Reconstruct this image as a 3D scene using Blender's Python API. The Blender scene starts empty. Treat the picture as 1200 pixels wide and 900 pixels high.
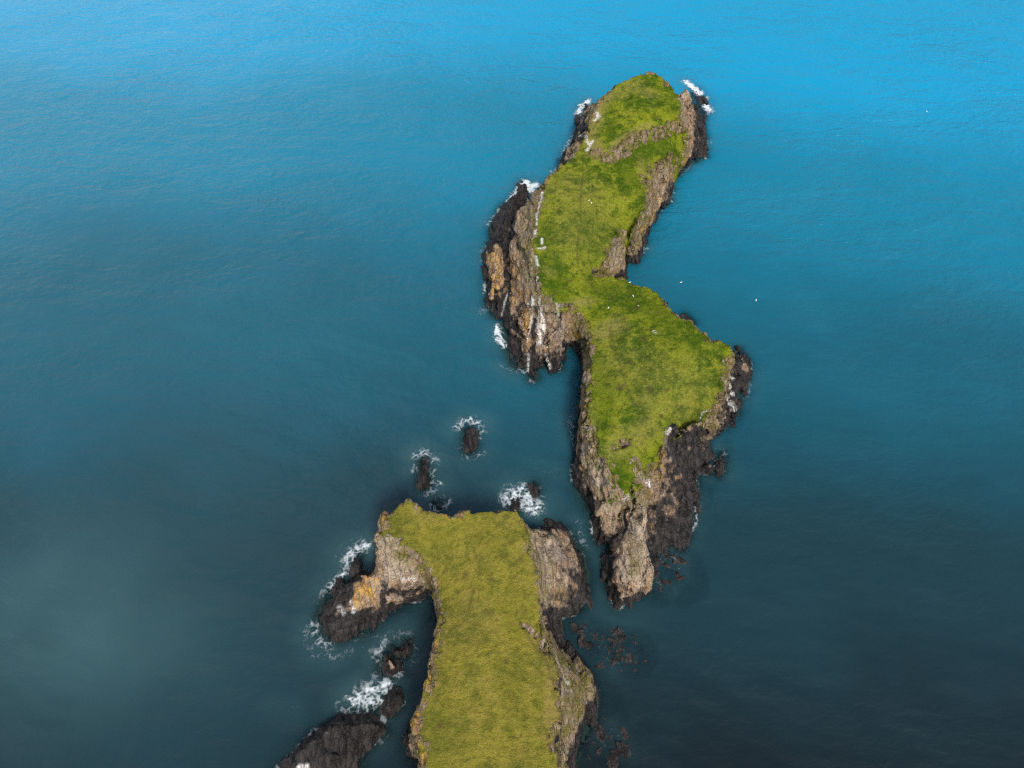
import bpy, math, random
import numpy as np
random.seed(4)
R = math.radians
SC = bpy.context.scene
COL = SC.collection

# ------------------------------------------------------------------ camera, sky, sun, exposure
CAM_H, PITCH, FPX = 120.0, 55.0, 836.0
cam = bpy.data.cameras.new('camera'); cam.sensor_fit = 'HORIZONTAL'
cam.angle = 2 * math.atan(600 / FPX); cam.clip_start = 1; cam.clip_end = 20000
camo = bpy.data.objects.new('camera', cam); COL.objects.link(camo)
camo.location = (0, 0, CAM_H); camo.rotation_euler = (R(90 - PITCH), 0, 0)
SC.camera = camo
SC.cycles.use_denoising = False; SC.cycles.filter_width = 1.3

SUN_EL, SUN_AZ = 52.0, 160.0          # azimuth measured from +Y towards +X
w = bpy.data.worlds.new('World'); SC.world = w; w.use_nodes = True
nt = w.node_tree; nt.nodes.clear()
sky = nt.nodes.new('ShaderNodeTexSky'); sky.sky_type = 'NISHITA'; sky.sun_disc = False
sky.sun_elevation = R(SUN_EL); sky.sun_rotation = R(SUN_AZ)
sky.air_density = 1.0; sky.dust_density = 3.0; sky.ozone_density = 1.0
bg = nt.nodes.new('ShaderNodeBackground'); bg.inputs[1].default_value = 0.08
wo = nt.nodes.new('ShaderNodeOutputWorld')
# unseen broken cloud, added thickest low in the north-west to brighten the water's reflection
tc = nt.nodes.new('ShaderNodeTexCoord'); cn = nt.nodes.new('ShaderNodeTexNoise'); cn.inputs['Scale'].default_value = 2.6; cn.inputs['Detail'].default_value = 6
dt = nt.nodes.new('ShaderNodeVectorMath'); dt.operation = 'DOT_PRODUCT'; dt.inputs[1].default_value = (-.78, .52, .36)
m1 = nt.nodes.new('ShaderNodeMath'); m1.operation = 'MULTIPLY_ADD'; m1.inputs[1].default_value = .55
mr = nt.nodes.new('ShaderNodeMapRange'); mr.interpolation_type = 'SMOOTHSTEP'; mr.inputs[1].default_value = .74; mr.inputs[2].default_value = 1.12
mx = nt.nodes.new('ShaderNodeMix'); mx.data_type = 'RGBA'; mx.inputs[7].default_value = (7.6, 7.8, 8.2, 1)
nt.links.new(tc.outputs['Generated'], cn.inputs['Vector']); nt.links.new(tc.outputs['Generated'], dt.inputs[0])
nt.links.new(dt.outputs['Value'], m1.inputs[0]); nt.links.new(cn.outputs['Fac'], m1.inputs[2]); nt.links.new(m1.outputs[0], mr.inputs[0])
nt.links.new(mr.outputs[0], mx.inputs[0]); nt.links.new(sky.outputs[0], mx.inputs[6])
nt.links.new(mx.outputs[2], bg.inputs[0]); nt.links.new(bg.outputs[0], wo.inputs[0])

sl = bpy.data.lights.new('sun', 'SUN'); sl.energy = 2.1; sl.angle = R(12); sl.color = (1.0, 0.93, 0.82)
so = bpy.data.objects.new('sun', sl); COL.objects.link(so)
so.rotation_euler = (R(90 - SUN_EL), 0, R(180 - SUN_AZ)); so.location = (0, 0, 300)

SC.view_settings.view_transform = 'Standard'; SC.view_settings.look = 'None'
SC.view_settings.exposure = 1.0; SC.view_settings.gamma = 1.0
SC.view_settings.use_curve_mapping = False

# ------------------------------------------------------------------ numbers: rays, noise, polygons
SP, CP = math.sin(R(PITCH)), math.cos(R(PITCH))
def ray(px, py):
    x = (px - 600) / FPX; v = (450 - py) / FPX
    return np.array([x, CP + v * SP, -SP + v * CP])
def P(px, py, z=0.0):                   # a photograph point put on the level z
    d = ray(px, py); t = (z - CAM_H) / d[2]
    return np.array([d[0] * t, d[1] * t, z])
def pt(q):                              # (px,py[,z]) | (px,py,z,dx,dy) | ('w',x,y[,z])
    if q[0] == 'w': return np.array([q[1], q[2], q[3] if len(q) > 3 else 0.0])
    if len(q) == 5:
        p = P(q[0], q[1], q[2]); return np.array([p[0] + q[3], p[1] + q[4], 0.0])
    return P(*q)
def pts(l): return np.array([pt(q) for q in l])

def _h(i, j, k, s):
    n = (i * 374761393 + j * 668265263 + k * 2147483647 + s * 974711) & 0xffffffff
    n = ((n ^ (n >> 13)) * 1274126177) & 0xffffffff
    n = ((n ^ (n >> 16)) * 2246822519) & 0xffffffff
    return (n ^ (n >> 15)) & 0xffffffff
def noise(x, y, z=None, s=0):           # gradient noise, about -1..1
    x = np.asarray(x, float); y = np.asarray(y, float)
    z = np.zeros_like(x) if z is None else np.asarray(z, float)
    xi, yi, zi = [np.floor(a).astype(np.int64) for a in (x, y, z)]
    xf, yf, zf = x - xi, y - yi, z - zi
    u, v, t = [a * a * a * (a * (a * 6 - 15) + 10) for a in (xf, yf, zf)]
    out = 0
    for a in (0, 1):
        for b in (0, 1):
            for c in (0, 1):
                hh = _h(xi + a, yi + b, zi + c, s)
                gx = (hh & 1023) / 511.5 - 1; gy = ((hh >> 10) & 1023) / 511.5 - 1; gz = ((hh >> 20) & 1023) / 511.5 - 1
                wgt = (u if a else 1 - u) * (v if b else 1 - v) * (t if c else 1 - t)
                out = out + wgt * (gx * (xf - a) + gy * (yf - b) + gz * (zf - c))
    return out * 1.35
def fbm(x, y, z=None, s=0, o=4, g=.5):
    r = 0; a = 1; f = 1
    for i in range(o):
        r = r + a * noise(x * f, y * f, None if z is None else z * f, s + i); a *= g; f *= 2.03
    return r
def ss(a, b, x):
    t = np.clip((x - a) / (b - a), 0, 1); return t * t * (3 - 2 * t)

def sdist(poly, x, y):                  # signed distance to a closed polygon, + inside
    d = np.full(x.shape, 1e9); ins = np.zeros(x.shape, bool)
    n = len(poly)
    for i in range(n):
        ax, ay = poly[i][:2]; bx, by = poly[(i + 1) % n][:2]
        ex, ey = bx - ax, by - ay; L = ex * ex + ey * ey + 1e-9
        t = np.clip(((x - ax) * ex + (y - ay) * ey) / L, 0, 1)
        d = np.minimum(d, (x - ax - t * ex) ** 2 + (y - ay - t * ey) ** 2)
        if abs(ey) > 1e-9:
            c = ((ay > y) != (by > y)) & (x < ex * (y - ay) / ey + ax); ins ^= c
    d = np.sqrt(d); return np.where(ins, d, -d)
def ldist(line, x, y, z=None):          # distance to an open polyline (3-D when z is given)
    d = np.full(x.shape, 1e9)
    if len(line) == 1: line = np.vstack([line, line])
    for i in range(len(line) - 1):
        a = line[i]; e = line[i + 1] - a
        if z is None:
            L = e[0] ** 2 + e[1] ** 2 + 1e-9
            t = np.clip(((x - a[0]) * e[0] + (y - a[1]) * e[1]) / L, 0, 1)
            dd = (x - a[0] - t * e[0]) ** 2 + (y - a[1] - t * e[1]) ** 2
        else:
            L = (e ** 2).sum() + 1e-9
            t = np.clip(((x - a[0]) * e[0] + (y - a[1]) * e[1] + (z - a[2]) * e[2]) / L, 0, 1)
            dd = (x - a[0] - t * e[0]) ** 2 + (y - a[1] - t * e[1]) ** 2 + (z - a[2] - t * e[2]) ** 2
        d = np.minimum(d, dd)
    return np.sqrt(d)
def smooth_poly(p, closed=True, n=4):   # Catmull-Rom
    p = np.asarray(p); m = len(p); out = []
    for i in range(m if closed else m - 1):
        a, b, c, d = [p[(i + k) % m] if closed else p[min(max(i + k, 0), m - 1)] for k in (-1, 0, 1, 2)]
        for k in range(n):
            t = k / n
            out.append(.5 * (2 * b + (c - a) * t + (2 * a - 5 * b + 4 * c - d) * t * t + (3 * b - a - 3 * c + d) * t ** 3))
    if not closed: out.append(p[-1])
    return np.array(out)

# ------------------------------------------------------------------ height fields
class Land: pass
def solve(W, lines, cell, pad=5.0, warp=.45, seed=0):
    W = smooth_poly(pts(W), True, 3)[:, :2]
    x0, y0 = W.min(0) - pad; x1, y1 = W.max(0) + pad
    nx = int((x1 - x0) / cell / 8 + 1) * 8; ny = int((y1 - y0) / cell / 8 + 1) * 8
    X, Y = np.meshgrid(x0 + np.arange(nx) * cell, y0 + np.arange(ny) * cell, indexing='ij')
    wx = warp * fbm(X / 2.6, Y / 2.6, s=seed + 5, o=4, g=.6); wy = warp * fbm(X / 2.6, Y / 2.6, s=seed + 25, o=4, g=.6)
    sd = sdist(W, X + wx, Y + wy)
    samp = []
    for l in lines:
        l = smooth_poly(pts(l), False, 3) if len(l) > 2 else pts(l)
        for a, b in zip(l[:-1], l[1:]):
            k = max(2, int(np.linalg.norm((b - a)[:2]) / (cell * .5)) + 1)
            samp.append(a + (b - a) * np.linspace(0, 1, k)[:, None])
        if len(l) == 1: samp.append(l)
    S = np.vstack(samp) if samp else np.zeros((0, 3))
    h = None
    for lev in (8, 4, 2, 1):
        mx, my = nx // lev, ny // lev; c = cell * lev
        s = sd[::lev, ::lev]
        fixed = s <= 0; val = np.zeros(s.shape)
        if len(S):
            ii = np.clip(np.round((S[:, 0] - x0) / c).astype(int), 0, mx - 1); jj = np.clip(np.round((S[:, 1] - y0) / c).astype(int), 0, my - 1)
            acc = np.zeros(s.shape); cnt = np.zeros(s.shape)
            np.add.at(acc, (ii, jj), S[:, 2]); np.add.at(cnt, (ii, jj), 1)
            m = (cnt > 0) & (s > 0)
            val[m] = acc[m] / cnt[m]; fixed = fixed | m
        if h is None: h = val.copy()
        else:
            h = np.repeat(np.repeat(h, 2, 0), 2, 1)
        h[fixed] = val[fixed]
        free = ~fixed
        for it in range(400 if lev > 2 else 160):
            a = np.pad(h, 1, mode='edge')
            nh = .25 * (a[:-2, 1:-1] + a[2:, 1:-1] + a[1:-1, :-2] + a[1:-1, 2:])
            h = np.where(free, h + 1.0 * (nh - h), val)
    h = np.where(sd > 0, np.maximum(h, .03), 1.1 * sd)
    L = Land(); L.x0, L.y0, L.c, L.h, L.sd = x0, y0, cell, h, sd; L.X, L.Y = X, Y
    return L
def ease_turf(L, poly, n=120):
    m = (sdist(poly, L.X, L.Y) > 1.0) & (L.sd > 1.2)
    for it in range(n):
        a = np.pad(L.h, 2, mode='edge')
        b = .25 * (a[:-4, 2:-2] + a[4:, 2:-2] + a[2:-2, :-4] + a[2:-2, 4:])
        L.h = np.where(m, b, L.h)
def hsample(L, x, y, f=None):
    f = L.h if f is None else f
    u = np.clip((np.asarray(x) - L.x0) / L.c, 0, f.shape[0] - 1.001); v = np.clip((np.asarray(y) - L.y0) / L.c, 0, f.shape[1] - 1.001)
    i = u.astype(int); j = v.astype(int); a = u - i; b = v - j
    return f[i, j] * (1 - a) * (1 - b) + f[i + 1, j] * a * (1 - b) + f[i, j + 1] * (1 - a) * b + f[i + 1, j + 1] * a * b
def hit(L, px, py):                     # where the sight line of a photograph point meets the land
    d = ray(px, py); t = np.linspace((22 - CAM_H) / d[2], (-1 - CAM_H) / d[2], 900)
    x, y, z = d[0] * t, d[1] * t, CAM_H + d[2] * t
    hh = hsample(L, x, y); k = np.argmax(z <= hh)
    return np.array([x[k], y[k], hh[k]])
def hits(L, l): return np.array([hit(L, *q[:2]) for q in l])

def solid_remesh(L, voxel, bottom=-3.0):
    h = np.maximum(L.h, bottom + .4); nx, ny = h.shape
    top = np.stack([L.X, L.Y, h], -1).reshape(-1, 3); bot = top.copy(); bot[:, 2] = bottom
    idx = np.arange(nx * ny).reshape(nx, ny); N = nx * ny
    a, b, c, d = idx[:-1, :-1], idx[1:, :-1], idx[1:, 1:], idx[:-1, 1:]
    f = [np.stack([a, b, c, d], -1).reshape(-1, 4), N + np.stack([a, d, c, b], -1).reshape(-1, 4)]
    for e, fl in ((idx[:, 0], 0), (idx[-1, :], 0), (idx[::-1, -1], 0), (idx[0, ::-1], 0)):
        f.append(np.stack([e[:-1], N + e[:-1], N + e[1:], e[1:]], -1))
    me = mesh_np('tmp', np.vstack([top, bot]), np.vstack(f))
    o = bpy.data.objects.new('tmp', me); COL.objects.link(o)
    m = o.modifiers.new('r', 'REMESH'); m.mode = 'VOXEL'; m.voxel_size = voxel
    dg = bpy.context.evaluated_depsgraph_get(); ev = o.evaluated_get(dg)
    m2 = bpy.data.meshes.new_from_object(ev)
    n = len(m2.vertices); V = np.empty(n * 3); m2.vertices.foreach_get('co', V); V = V.reshape(-1, 3)
    Fq = np.empty(len(m2.loops), np.int64); m2.loops.foreach_get('vertex_index', Fq); Fq = Fq.reshape(-1, 4)
    bpy.data.objects.remove(o); bpy.data.meshes.remove(me); bpy.data.meshes.remove(m2)
    keep = (V[Fq][:, :, 2].max(1) > bottom + .55)
    Fq = Fq[keep]; used, inv = np.unique(Fq, return_inverse=True)
    return V[used], inv.reshape(-1, 4)
def mesh_np(name, V, F):
    me = bpy.data.meshes.new(name); k = F.shape[1]
    me.vertices.add(len(V)); me.vertices.foreach_set('co', np.ascontiguousarray(V, np.float32).ravel())
    me.loops.add(len(F) * k); me.loops.foreach_set('vertex_index', np.ascontiguousarray(F, np.int32).ravel())
    me.polygons.add(len(F)); me.polygons.foreach_set('loop_start', np.arange(0, len(F) * k, k, dtype=np.int32))
    me.update(calc_edges=True); me.validate()
    return me
def vnormals(V, F):
    e = np.cross(V[F[:, 2]] - V[F[:, 0]], V[F[:, 3]] - V[F[:, 1]])
    n = np.zeros_like(V)
    for k in range(4): 
        for c in range(3): n[:, c] += np.bincount(F[:, k], e[:, c], len(V))
    return n / (np.linalg.norm(n, axis=1)[:, None] + 1e-9)
def link(name, V, F, mat, attrs=None, normals=None, parent=None, loc=None):
    if loc is not None: V = V - np.asarray(loc)
    me = mesh_np(name, V, F); me.materials.append(mat)
    me.polygons.foreach_set('use_smooth', np.ones(len(F), bool))
    for k, a in (attrs or {}).items():
        at = me.attributes.new(k, 'FLOAT', 'POINT'); at.data.foreach_set('value', np.ascontiguousarray(a, np.float32))
    if normals is not None: me.normals_split_custom_set_from_vertices(normals.tolist())
    o = bpy.data.objects.new(name, me); COL.objects.link(o)
    if parent: o.parent = parent
    if loc is not None and not parent: o.location = loc
    return o
def tag(o, label=None, cat=None, group=None, kind=None):
    for k, v in (('label', label), ('category', cat), ('group', group), ('kind', kind)):
        if v: o[k] = v
    return o
def empty(name, loc, label, cat):
    o = bpy.data.objects.new(name, None); COL.objects.link(o); o.location = loc; o.empty_display_size = 2
    return tag(o, label, cat)

# ------------------------------------------------------------------ materials
class NT:
    def __init__(s, name):
        s.m = bpy.data.materials.new(name); s.m.use_nodes = True; s.t = s.m.node_tree; s.t.nodes.clear()
    def n(s, kind, ins=(), **kw):
        x = s.t.nodes.new('ShaderNode' + kind)
        for k, v in kw.items(): setattr(x, k, v)
        for k, v in (ins.items() if isinstance(ins, dict) else enumerate(ins)):
            if v is None: continue
            if isinstance(v, bpy.types.NodeSocket): s.t.links.new(v, x.inputs[k])
            else: x.inputs[k].default_value = v
        return x
    def attr(s, name): return s.n('Attribute', attribute_name=name).outputs['Fac']
    def math(s, op, a, b=None, clamp=False):
        return s.n('Math', [a, b], operation=op, use_clamp=clamp).outputs[0]
    def mix(s, f, a, b, bt='MIX'):
        x = s.n('Mix', data_type='RGBA', blend_type=bt)
        for k, v in ((0, f), (6, a), (7, b)):
            if isinstance(v, bpy.types.NodeSocket): s.t.links.new(v, x.inputs[k])
            else: x.inputs[k].default_value = (v if k == 0 else (*v, 1))
        return x.outputs[2]
    def noise(s, vec, scale, detail=4, rough=.55, dist=0.0):
        return s.n('TexNoise', {'Vector': vec, 'Scale': scale, 'Detail': detail, 'Roughness': rough, 'Distortion': dist}).outputs['Fac']
    def map(s, v, a, b, c=0.0, d=1.0):
        return s.n('MapRange', [v, a, b, c, d], interpolation_type='SMOOTHSTEP').outputs[0]
    def vmap(s, vec, scale=(1, 1, 1), rot=(0, 0, 0)):
        return s.n('Mapping', {'Vector': vec, 'Scale': scale, 'Rotation': rot}).outputs[0]
    def bump(s, h, st, dist, nrm=None):
        return s.n('Bump', {'Height': h, 'Strength': st, 'Distance': dist, 'Normal': nrm}).outputs[0]
    def out(s, sh): s.n('OutputMaterial', [sh]); return s.m

def make_land():
    T = NT('weathered_rock_and_turf')
    pos = T.n('NewGeometry').outputs['Position']
    bed = T.vmap(pos, (1.0, .30, .55), (0, R(24), R(12)))          # tilted beds
    n_big = T.noise(pos, .16, 3); n_mid = T.noise(pos, .6, 5, .6); n_fin = T.noise(pos, 2.6, 5, .65)
    strat = T.noise(bed, 1.1, 6, .65, .4); strat2 = T.noise(bed, 3.2, 5, .65, .3)
    mas = T.attr('massive')
    strat = T.n('Mix', {0: mas, 2: strat, 3: T.noise(pos, .75, 6, .6, .8)}, data_type='FLOAT').outputs[0]
    strat2 = T.n('Mix', {0: mas, 2: strat2, 3: T.noise(pos, 1.9, 5, .65, .6)}, data_type='FLOAT').outputs[0]
    rock = T.mix(T.map(strat, .36, .66), (.095, .066, .048), (.36, .27, .185))
    rock = T.mix(T.map(n_mid, .42, .70), rock, (.38, .285, .185))
    rock = T.mix(T.math('MULTIPLY', T.map(n_big, .45, .65), .5), rock, (.24, .205, .19))
    rock = T.mix(T.math('MULTIPLY', T.map(strat2, .54, .68), .7), rock, (.45, .385, .31))
    rock = T.mix(T.math('MULTIPLY', T.map(strat2, .45, .33), .75), rock, (.045, .036, .030))
    rust = T.map(T.math('ADD', T.noise(pos, .33, 4, .6), T.math('MULTIPLY', strat, .3)), .62, .82)
    rock = T.mix(T.math('MULTIPLY', rust, .7), rock, T.mix(n_fin, (.15, .075, .034), (.36, .215, .105)))
    # pale weathered tops and darker patches that were traced from the place
    pale = T.math('MULTIPLY', T.attr('pale'), T.map(T.math('ADD', n_fin, T.math('MULTIPLY', n_mid, .6)), .62, .98), True)
    rock = T.mix(pale, rock, (.50, .425, .345))
    moss = T.math('MULTIPLY', T.attr('moss'), T.map(T.math('ADD', n_mid, T.math('MULTIPLY', n_fin, .5)), .58, .86), True)
    rock = T.mix(moss, rock, T.mix(n_fin, (.09, .085, .018), (.17, .14, .045)))
    lic = T.math('MULTIPLY', T.attr('lichen'), T.map(T.math('ADD', n_fin, T.math('MULTIPLY', n_mid, .7)), .74, .98), True)
    rock = T.mix(lic, rock, T.mix(T.map(n_mid, .4, .6), (.30, .125, .030), (.46, .27, .035)))
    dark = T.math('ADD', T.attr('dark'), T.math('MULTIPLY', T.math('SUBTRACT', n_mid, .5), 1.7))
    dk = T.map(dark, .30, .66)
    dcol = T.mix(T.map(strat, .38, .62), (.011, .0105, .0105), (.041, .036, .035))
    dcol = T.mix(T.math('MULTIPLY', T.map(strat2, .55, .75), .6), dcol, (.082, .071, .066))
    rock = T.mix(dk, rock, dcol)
    gu = T.math('MULTIPLY', T.attr('guano'), T.map(T.math('ADD', n_fin, T.math('MULTIPLY', n_mid, .4)), .55, .78), True)
    rock = T.mix(gu, rock, (.78, .77, .75))
    # turf
    g1 = T.noise(pos, .10, 4, .6); g2 = T.noise(pos, .45, 5, .65); g3 = T.noise(pos, 1.5, 5, .7); g4 = T.noise(pos, 4.2, 4, .75)
    gr = T.mix(T.map(g1, .42, .58), (.050, .092, .004), (.172, .192, .011))
    gr = T.mix(T.math('MULTIPLY', T.map(g2, .48, .64), .80), gr, (.225, .225, .022))
    gr = T.mix(T.math('MULTIPLY', T.map(g2, .49, .36), .85), gr, (.032, .066, .004))
    gr = T.mix(T.math('MULTIPLY', T.map(g3, .52, .68), .50), gr, (.26, .250, .045))
    gr = T.mix(T.math('MULTIPLY', T.map(g3, .48, .34), .60), gr, (.026, .050, .004))
    gr = T.mix(T.math('MULTIPLY', T.map(g4, .54, .70), .34), gr, (.29, .28, .075))
    gr = T.mix(T.math('MULTIPLY', T.map(g4, .46, .32), .42), gr, (.024, .042, .004))
    dry = T.math('MULTIPLY', T.attr('dry'), T.map(T.math('ADD', g2, T.math('MULTIPLY', g3, .6)), .52, .98, .35, 1.0), True)
    gr = T.mix(dry, gr, T.mix(g3, (.17, .135, .035), (.30, .25, .095)))
    gr = T.mix(T.math('MULTIPLY', T.attr('lush'), .75, True), gr, T.mix(g3, (.030, .062, .004), (.085, .120, .008)))
    gr = T.mix(T.math('MULTIPLY', T.attr('track'), T.map(g3, .30, .60), True), gr, (.075, .062, .025))
    gf = T.map(T.math('ADD', T.attr('grass'), T.math('MULTIPLY', T.math('SUBTRACT', T.math('ADD', n_fin, n_mid), 1.0), .9)), .40, .60)
    gr = T.mix(T.math('MULTIPLY', T.attr('olive'), .35), gr, (.128, .126, .018))
    gr = T.mix(1.0, gr, (1.08, 1.15, 1.0), 'MULTIPLY')
    gr = T.mix(T.attr('olive'), gr, T.mix(1.0, gr, (1.31, 1.12, 1.25), 'MULTIPLY'))
    col = T.mix(gf, rock, gr)
    col = T.mix(T.math('MULTIPLY', gu, T.math('MULTIPLY', gf, .95)), col, (.78, .77, .75))
    # relief too fine for the mesh
    hr = T.math('ADD', T.math('MULTIPLY', strat, .6), T.math('MULTIPLY', strat2, .4))
    hr = T.math('ADD', hr, T.math('MULTIPLY', n_fin, .45))
    crk = T.n('TexVoronoi', {'Vector': T.n('VectorMath', [T.vmap(pos, (1.0, .35, .6), (0, R(24), R(12))), T.n('TexNoise', {'Vector': pos, 'Scale': 1.2, 'Detail': 3}).outputs['Color']], operation='ADD').outputs[0], 'Scale': .8}, feature='DISTANCE_TO_EDGE').outputs['Distance']
    hr = T.math('ADD', hr, T.math('MULTIPLY', T.map(crk, 0, .06), .28))
    hg = T.math('ADD', T.math('MULTIPLY', g3, .8), T.math('MULTIPLY', g4, .6))
    hh = T.n('Mix', [gf, None, hr, hg], data_type='FLOAT').outputs[0] if False else T.math('ADD', T.math('MULTIPLY', hr, T.math('SUBTRACT', 1.0, gf)), T.math('MULTIPLY', hg, gf))
    nrm = T.bump(hh, 1.0, .75)
    rough = T.math('SUBTRACT', .9, T.math('MULTIPLY', T.math('MULTIPLY', dk, T.math('SUBTRACT', 1.0, gf)), .28))
    p = T.n('BsdfPrincipled', {'Base Color': col, 'Roughness': rough, 'Normal': nrm, 'Specular IOR Level': T.math('SUBTRACT', .24, T.math('MULTIPLY', gf, .18))})
    return T.out(p.outputs[0])

def make_sea():
    T = NT('sea_water')
    pos = T.n('NewGeometry').outputs['Position']
    dep = T.attr('depth'); sheen_depth = T.attr('sheen_depth')
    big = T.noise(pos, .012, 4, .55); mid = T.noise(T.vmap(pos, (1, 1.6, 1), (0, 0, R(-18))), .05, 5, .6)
    d2 = T.math('ADD', sheen_depth, T.math('MULTIPLY', T.math('SUBTRACT', big, .5), 12.0))
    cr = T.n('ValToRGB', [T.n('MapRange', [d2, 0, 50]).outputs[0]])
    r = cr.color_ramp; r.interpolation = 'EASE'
    stops = [(0, (.004, .0075, .0095)), (.20, (.008, .029, .038)), (.45, (.007, .074, .112)), (.72, (.004, .140, .232)), (1, (.002, .220, .400))]  # sky sheen painted into the water colour: dim near, bright far
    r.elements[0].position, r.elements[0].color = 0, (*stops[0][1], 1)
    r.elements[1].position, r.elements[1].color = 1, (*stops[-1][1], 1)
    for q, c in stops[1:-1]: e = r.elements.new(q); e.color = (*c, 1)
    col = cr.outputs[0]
    col = T.mix(T.math('MULTIPLY', T.attr('silt'), .8, True), col, (.040, .098, .110))
    col = T.mix(T.math('MULTIPLY', T.map(mid, .40, .70), T.n('MapRange', [sheen_depth, 12, 40, .02, .14]).outputs[0]), col, T.mix(.5, col, (.05, .17, .24)))
    # ripples running with the wind
    wv = T.vmap(pos, (.55, 1.0, 1), (0, 0, R(-24)))
    w1 = T.noise(wv, .21, 3, .5, .5); w2 = T.noise(T.vmap(pos, (.6, 1, 1), (0, 0, R(-8))), .85, 4, .58, .4); w3 = T.noise(pos, 3.6, 3, .6)
    h = T.math('ADD', T.math('MULTIPLY', w1, 1.35), T.math('ADD', T.math('MULTIPLY', w2, .80), T.math('MULTIPLY', w3, .05)))
    gust = T.map(T.noise(T.vmap(pos, (1, 1.8, 1), (0, 0, R(-20))), .022, 3), .3, .7, .35, 1.0)
    nrm = T.bump(h, T.math('MULTIPLY', gust, T.n('MapRange', [sheen_depth, 8, 42, .18, .84]).outputs[0]), 1.0)
    p = T.n('BsdfPrincipled', {'Base Color': col, 'Roughness': .19, 'IOR': 1.34, 'Normal': nrm})
    tr = T.n('BsdfTransparent', [(.55, .80, .85, 1)])
    op = T.math('SUBTRACT', 1.0, T.math('MULTIPLY', T.math('POWER', 2.718, T.math('MULTIPLY', dep, -1.15)), .9), True)
    return T.out(T.n('MixShader', [op, tr.outputs[0], p.outputs[0]]).outputs[0])

def make_foam():
    T = NT('sea_foam')
    pos = T.n('NewGeometry').outputs['Position']
    n = T.noise(pos, 5.0, 4, .65)
    a = T.map(T.math('ADD', T.attr('foam'), T.math('MULTIPLY', T.math('SUBTRACT', n, .5), .5)), .12, 1.05)
    a = T.math('MULTIPLY', a, .92)
    d = T.n('BsdfPrincipled', {'Base Color': (.56, .635, .675, 1), 'Roughness': .7, 'Normal': T.bump(n, .6, .2)})
    tr = T.n('BsdfTransparent')
    return T.out(T.n('MixShader', [a, tr.outputs[0], d.outputs[0]]).outputs[0])
def plain(name, col, rough=.7):
    T = NT(name); pos = T.n('TexCoord').outputs['Object']
    c = T.mix(T.noise(pos, 9.0, 3), tuple(v * .82 for v in col), tuple(min(1, v * 1.08) for v in col))
    return T.out(T.n('BsdfPrincipled', {'Base Color': c, 'Roughness': rough}).outputs[0])
M_LAND, M_SEA, M_FOAM = make_land(), make_sea(), make_foam()

# ------------------------------------------------------------------ land builder
BED = np.array([math.cos(R(24)) * math.cos(R(12)), math.cos(R(24)) * math.sin(R(12)), -math.sin(R(24))])
def worley(x, y, z, s=0):               # distance to the nearest cell point, the next one, and a value per cell
    xi, yi, zi = [np.floor(a).astype(np.int64) for a in (x, y, z)]
    f1 = np.full(x.shape, 9.0); f2 = f1.copy(); val = np.zeros(x.shape); tilt = np.zeros(x.shape)
    for a in (-1, 0, 1):
        for b in (-1, 0, 1):
            for c in (-1, 0, 1):
                hh = _h(xi + a, yi + b, zi + c, s)
                px = xi + a + (hh & 1023) / 1023.; py = yi + b + ((hh >> 10) & 1023) / 1023.; pz = zi + c + ((hh >> 20) & 1023) / 1023.
                d = (px - x) ** 2 + (py - y) ** 2 + (pz - z) ** 2
                m = d < f1
                f2 = np.where(m, f1, np.minimum(f2, d)); val = np.where(m, ((hh >> 5) & 4095) / 2047.5 - 1, val)
                tl = (((hh >> 3) & 255) / 127.5 - 1) * (x - px) + (((hh >> 11) & 255) / 127.5 - 1) * (y - py) + (((hh >> 19) & 255) / 127.5 - 1) * (z - pz)
                tilt = np.where(m, tl, tilt); f1 = np.where(m, d, f1)
    return np.sqrt(f1), np.sqrt(f2), val + 1.5 * tilt
def rough_rock(V, F, amt, seed, scale=1.0, iso=None):
    N = vnormals(V, F); x, y, z = (V / (4.2 * scale)).T; b = V @ BED / (4.2 * scale)
    n1 = 1 - 2 * np.abs(noise(b * 1.8 + .4 * noise(x, y, z, seed + 9), y * .5, z * .6, seed))
    V = V + N * ((n1 * .35 + noise(x, y, z, seed + 40) * .6) * .7 * amt * scale)[:, None]
    for k, (sc, am) in enumerate(((4.4, .82), (1.9, .46), (.9, .15))):          # blocks along the beds
        N = vnormals(V, F); x, y, z = V.T; b = V @ BED / (sc * scale)
        q = .22 * fbm(x / sc, y / sc, z / sc, seed + 50 + k, 2)
        b0 = V[:, 0] / (sc * scale)
        if iso is not None: b = b + (b0 * .7 - b) * iso
        f1, f2, v = worley(b * 1.5 + q, y / (sc * scale) * .27 + q, z / (sc * scale) * .42 - q, seed + k)
        crack = 1 - ss(0, .16, f2 - f1)
        V = V + N * ((v * .75 - .55 * crack) * am * amt * scale)[:, None]
    N = vnormals(V, F); x, y, z = (V / (.8 * scale)).T; b = V @ BED / (.8 * scale)
    V = V + N * ((noise(b * 1.7, y * .5, z * .7, seed + 71) * .13 + noise(x * 1.5, y * 1.5, z * 1.5, seed + 77) * .08) * amt * scale)[:, None]
    return V

def strokes(L, V, defs, key, soft=.9):
    a = np.zeros(len(V)); x, y, z = V.T
    wob = .5 * noise(x / 1.1, y / 1.1, z / 1.1, 61)
    for k, line, rad, amt in defs:
        if k != key: continue
        l = hits(L, line)
        if rad == 'area':
            sd = sdist(smooth_poly(l, True, 2), x, y) + .9 * wob
            a = np.maximum(a, amt * ss(-.7, .7, sd)); continue
        d = ldist(l, x, y, z) + wob * rad * .7
        a = np.maximum(a, amt * (1 - ss(rad * (1 - soft), rad * (1 + .35 * soft), d)))
    return a

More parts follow.
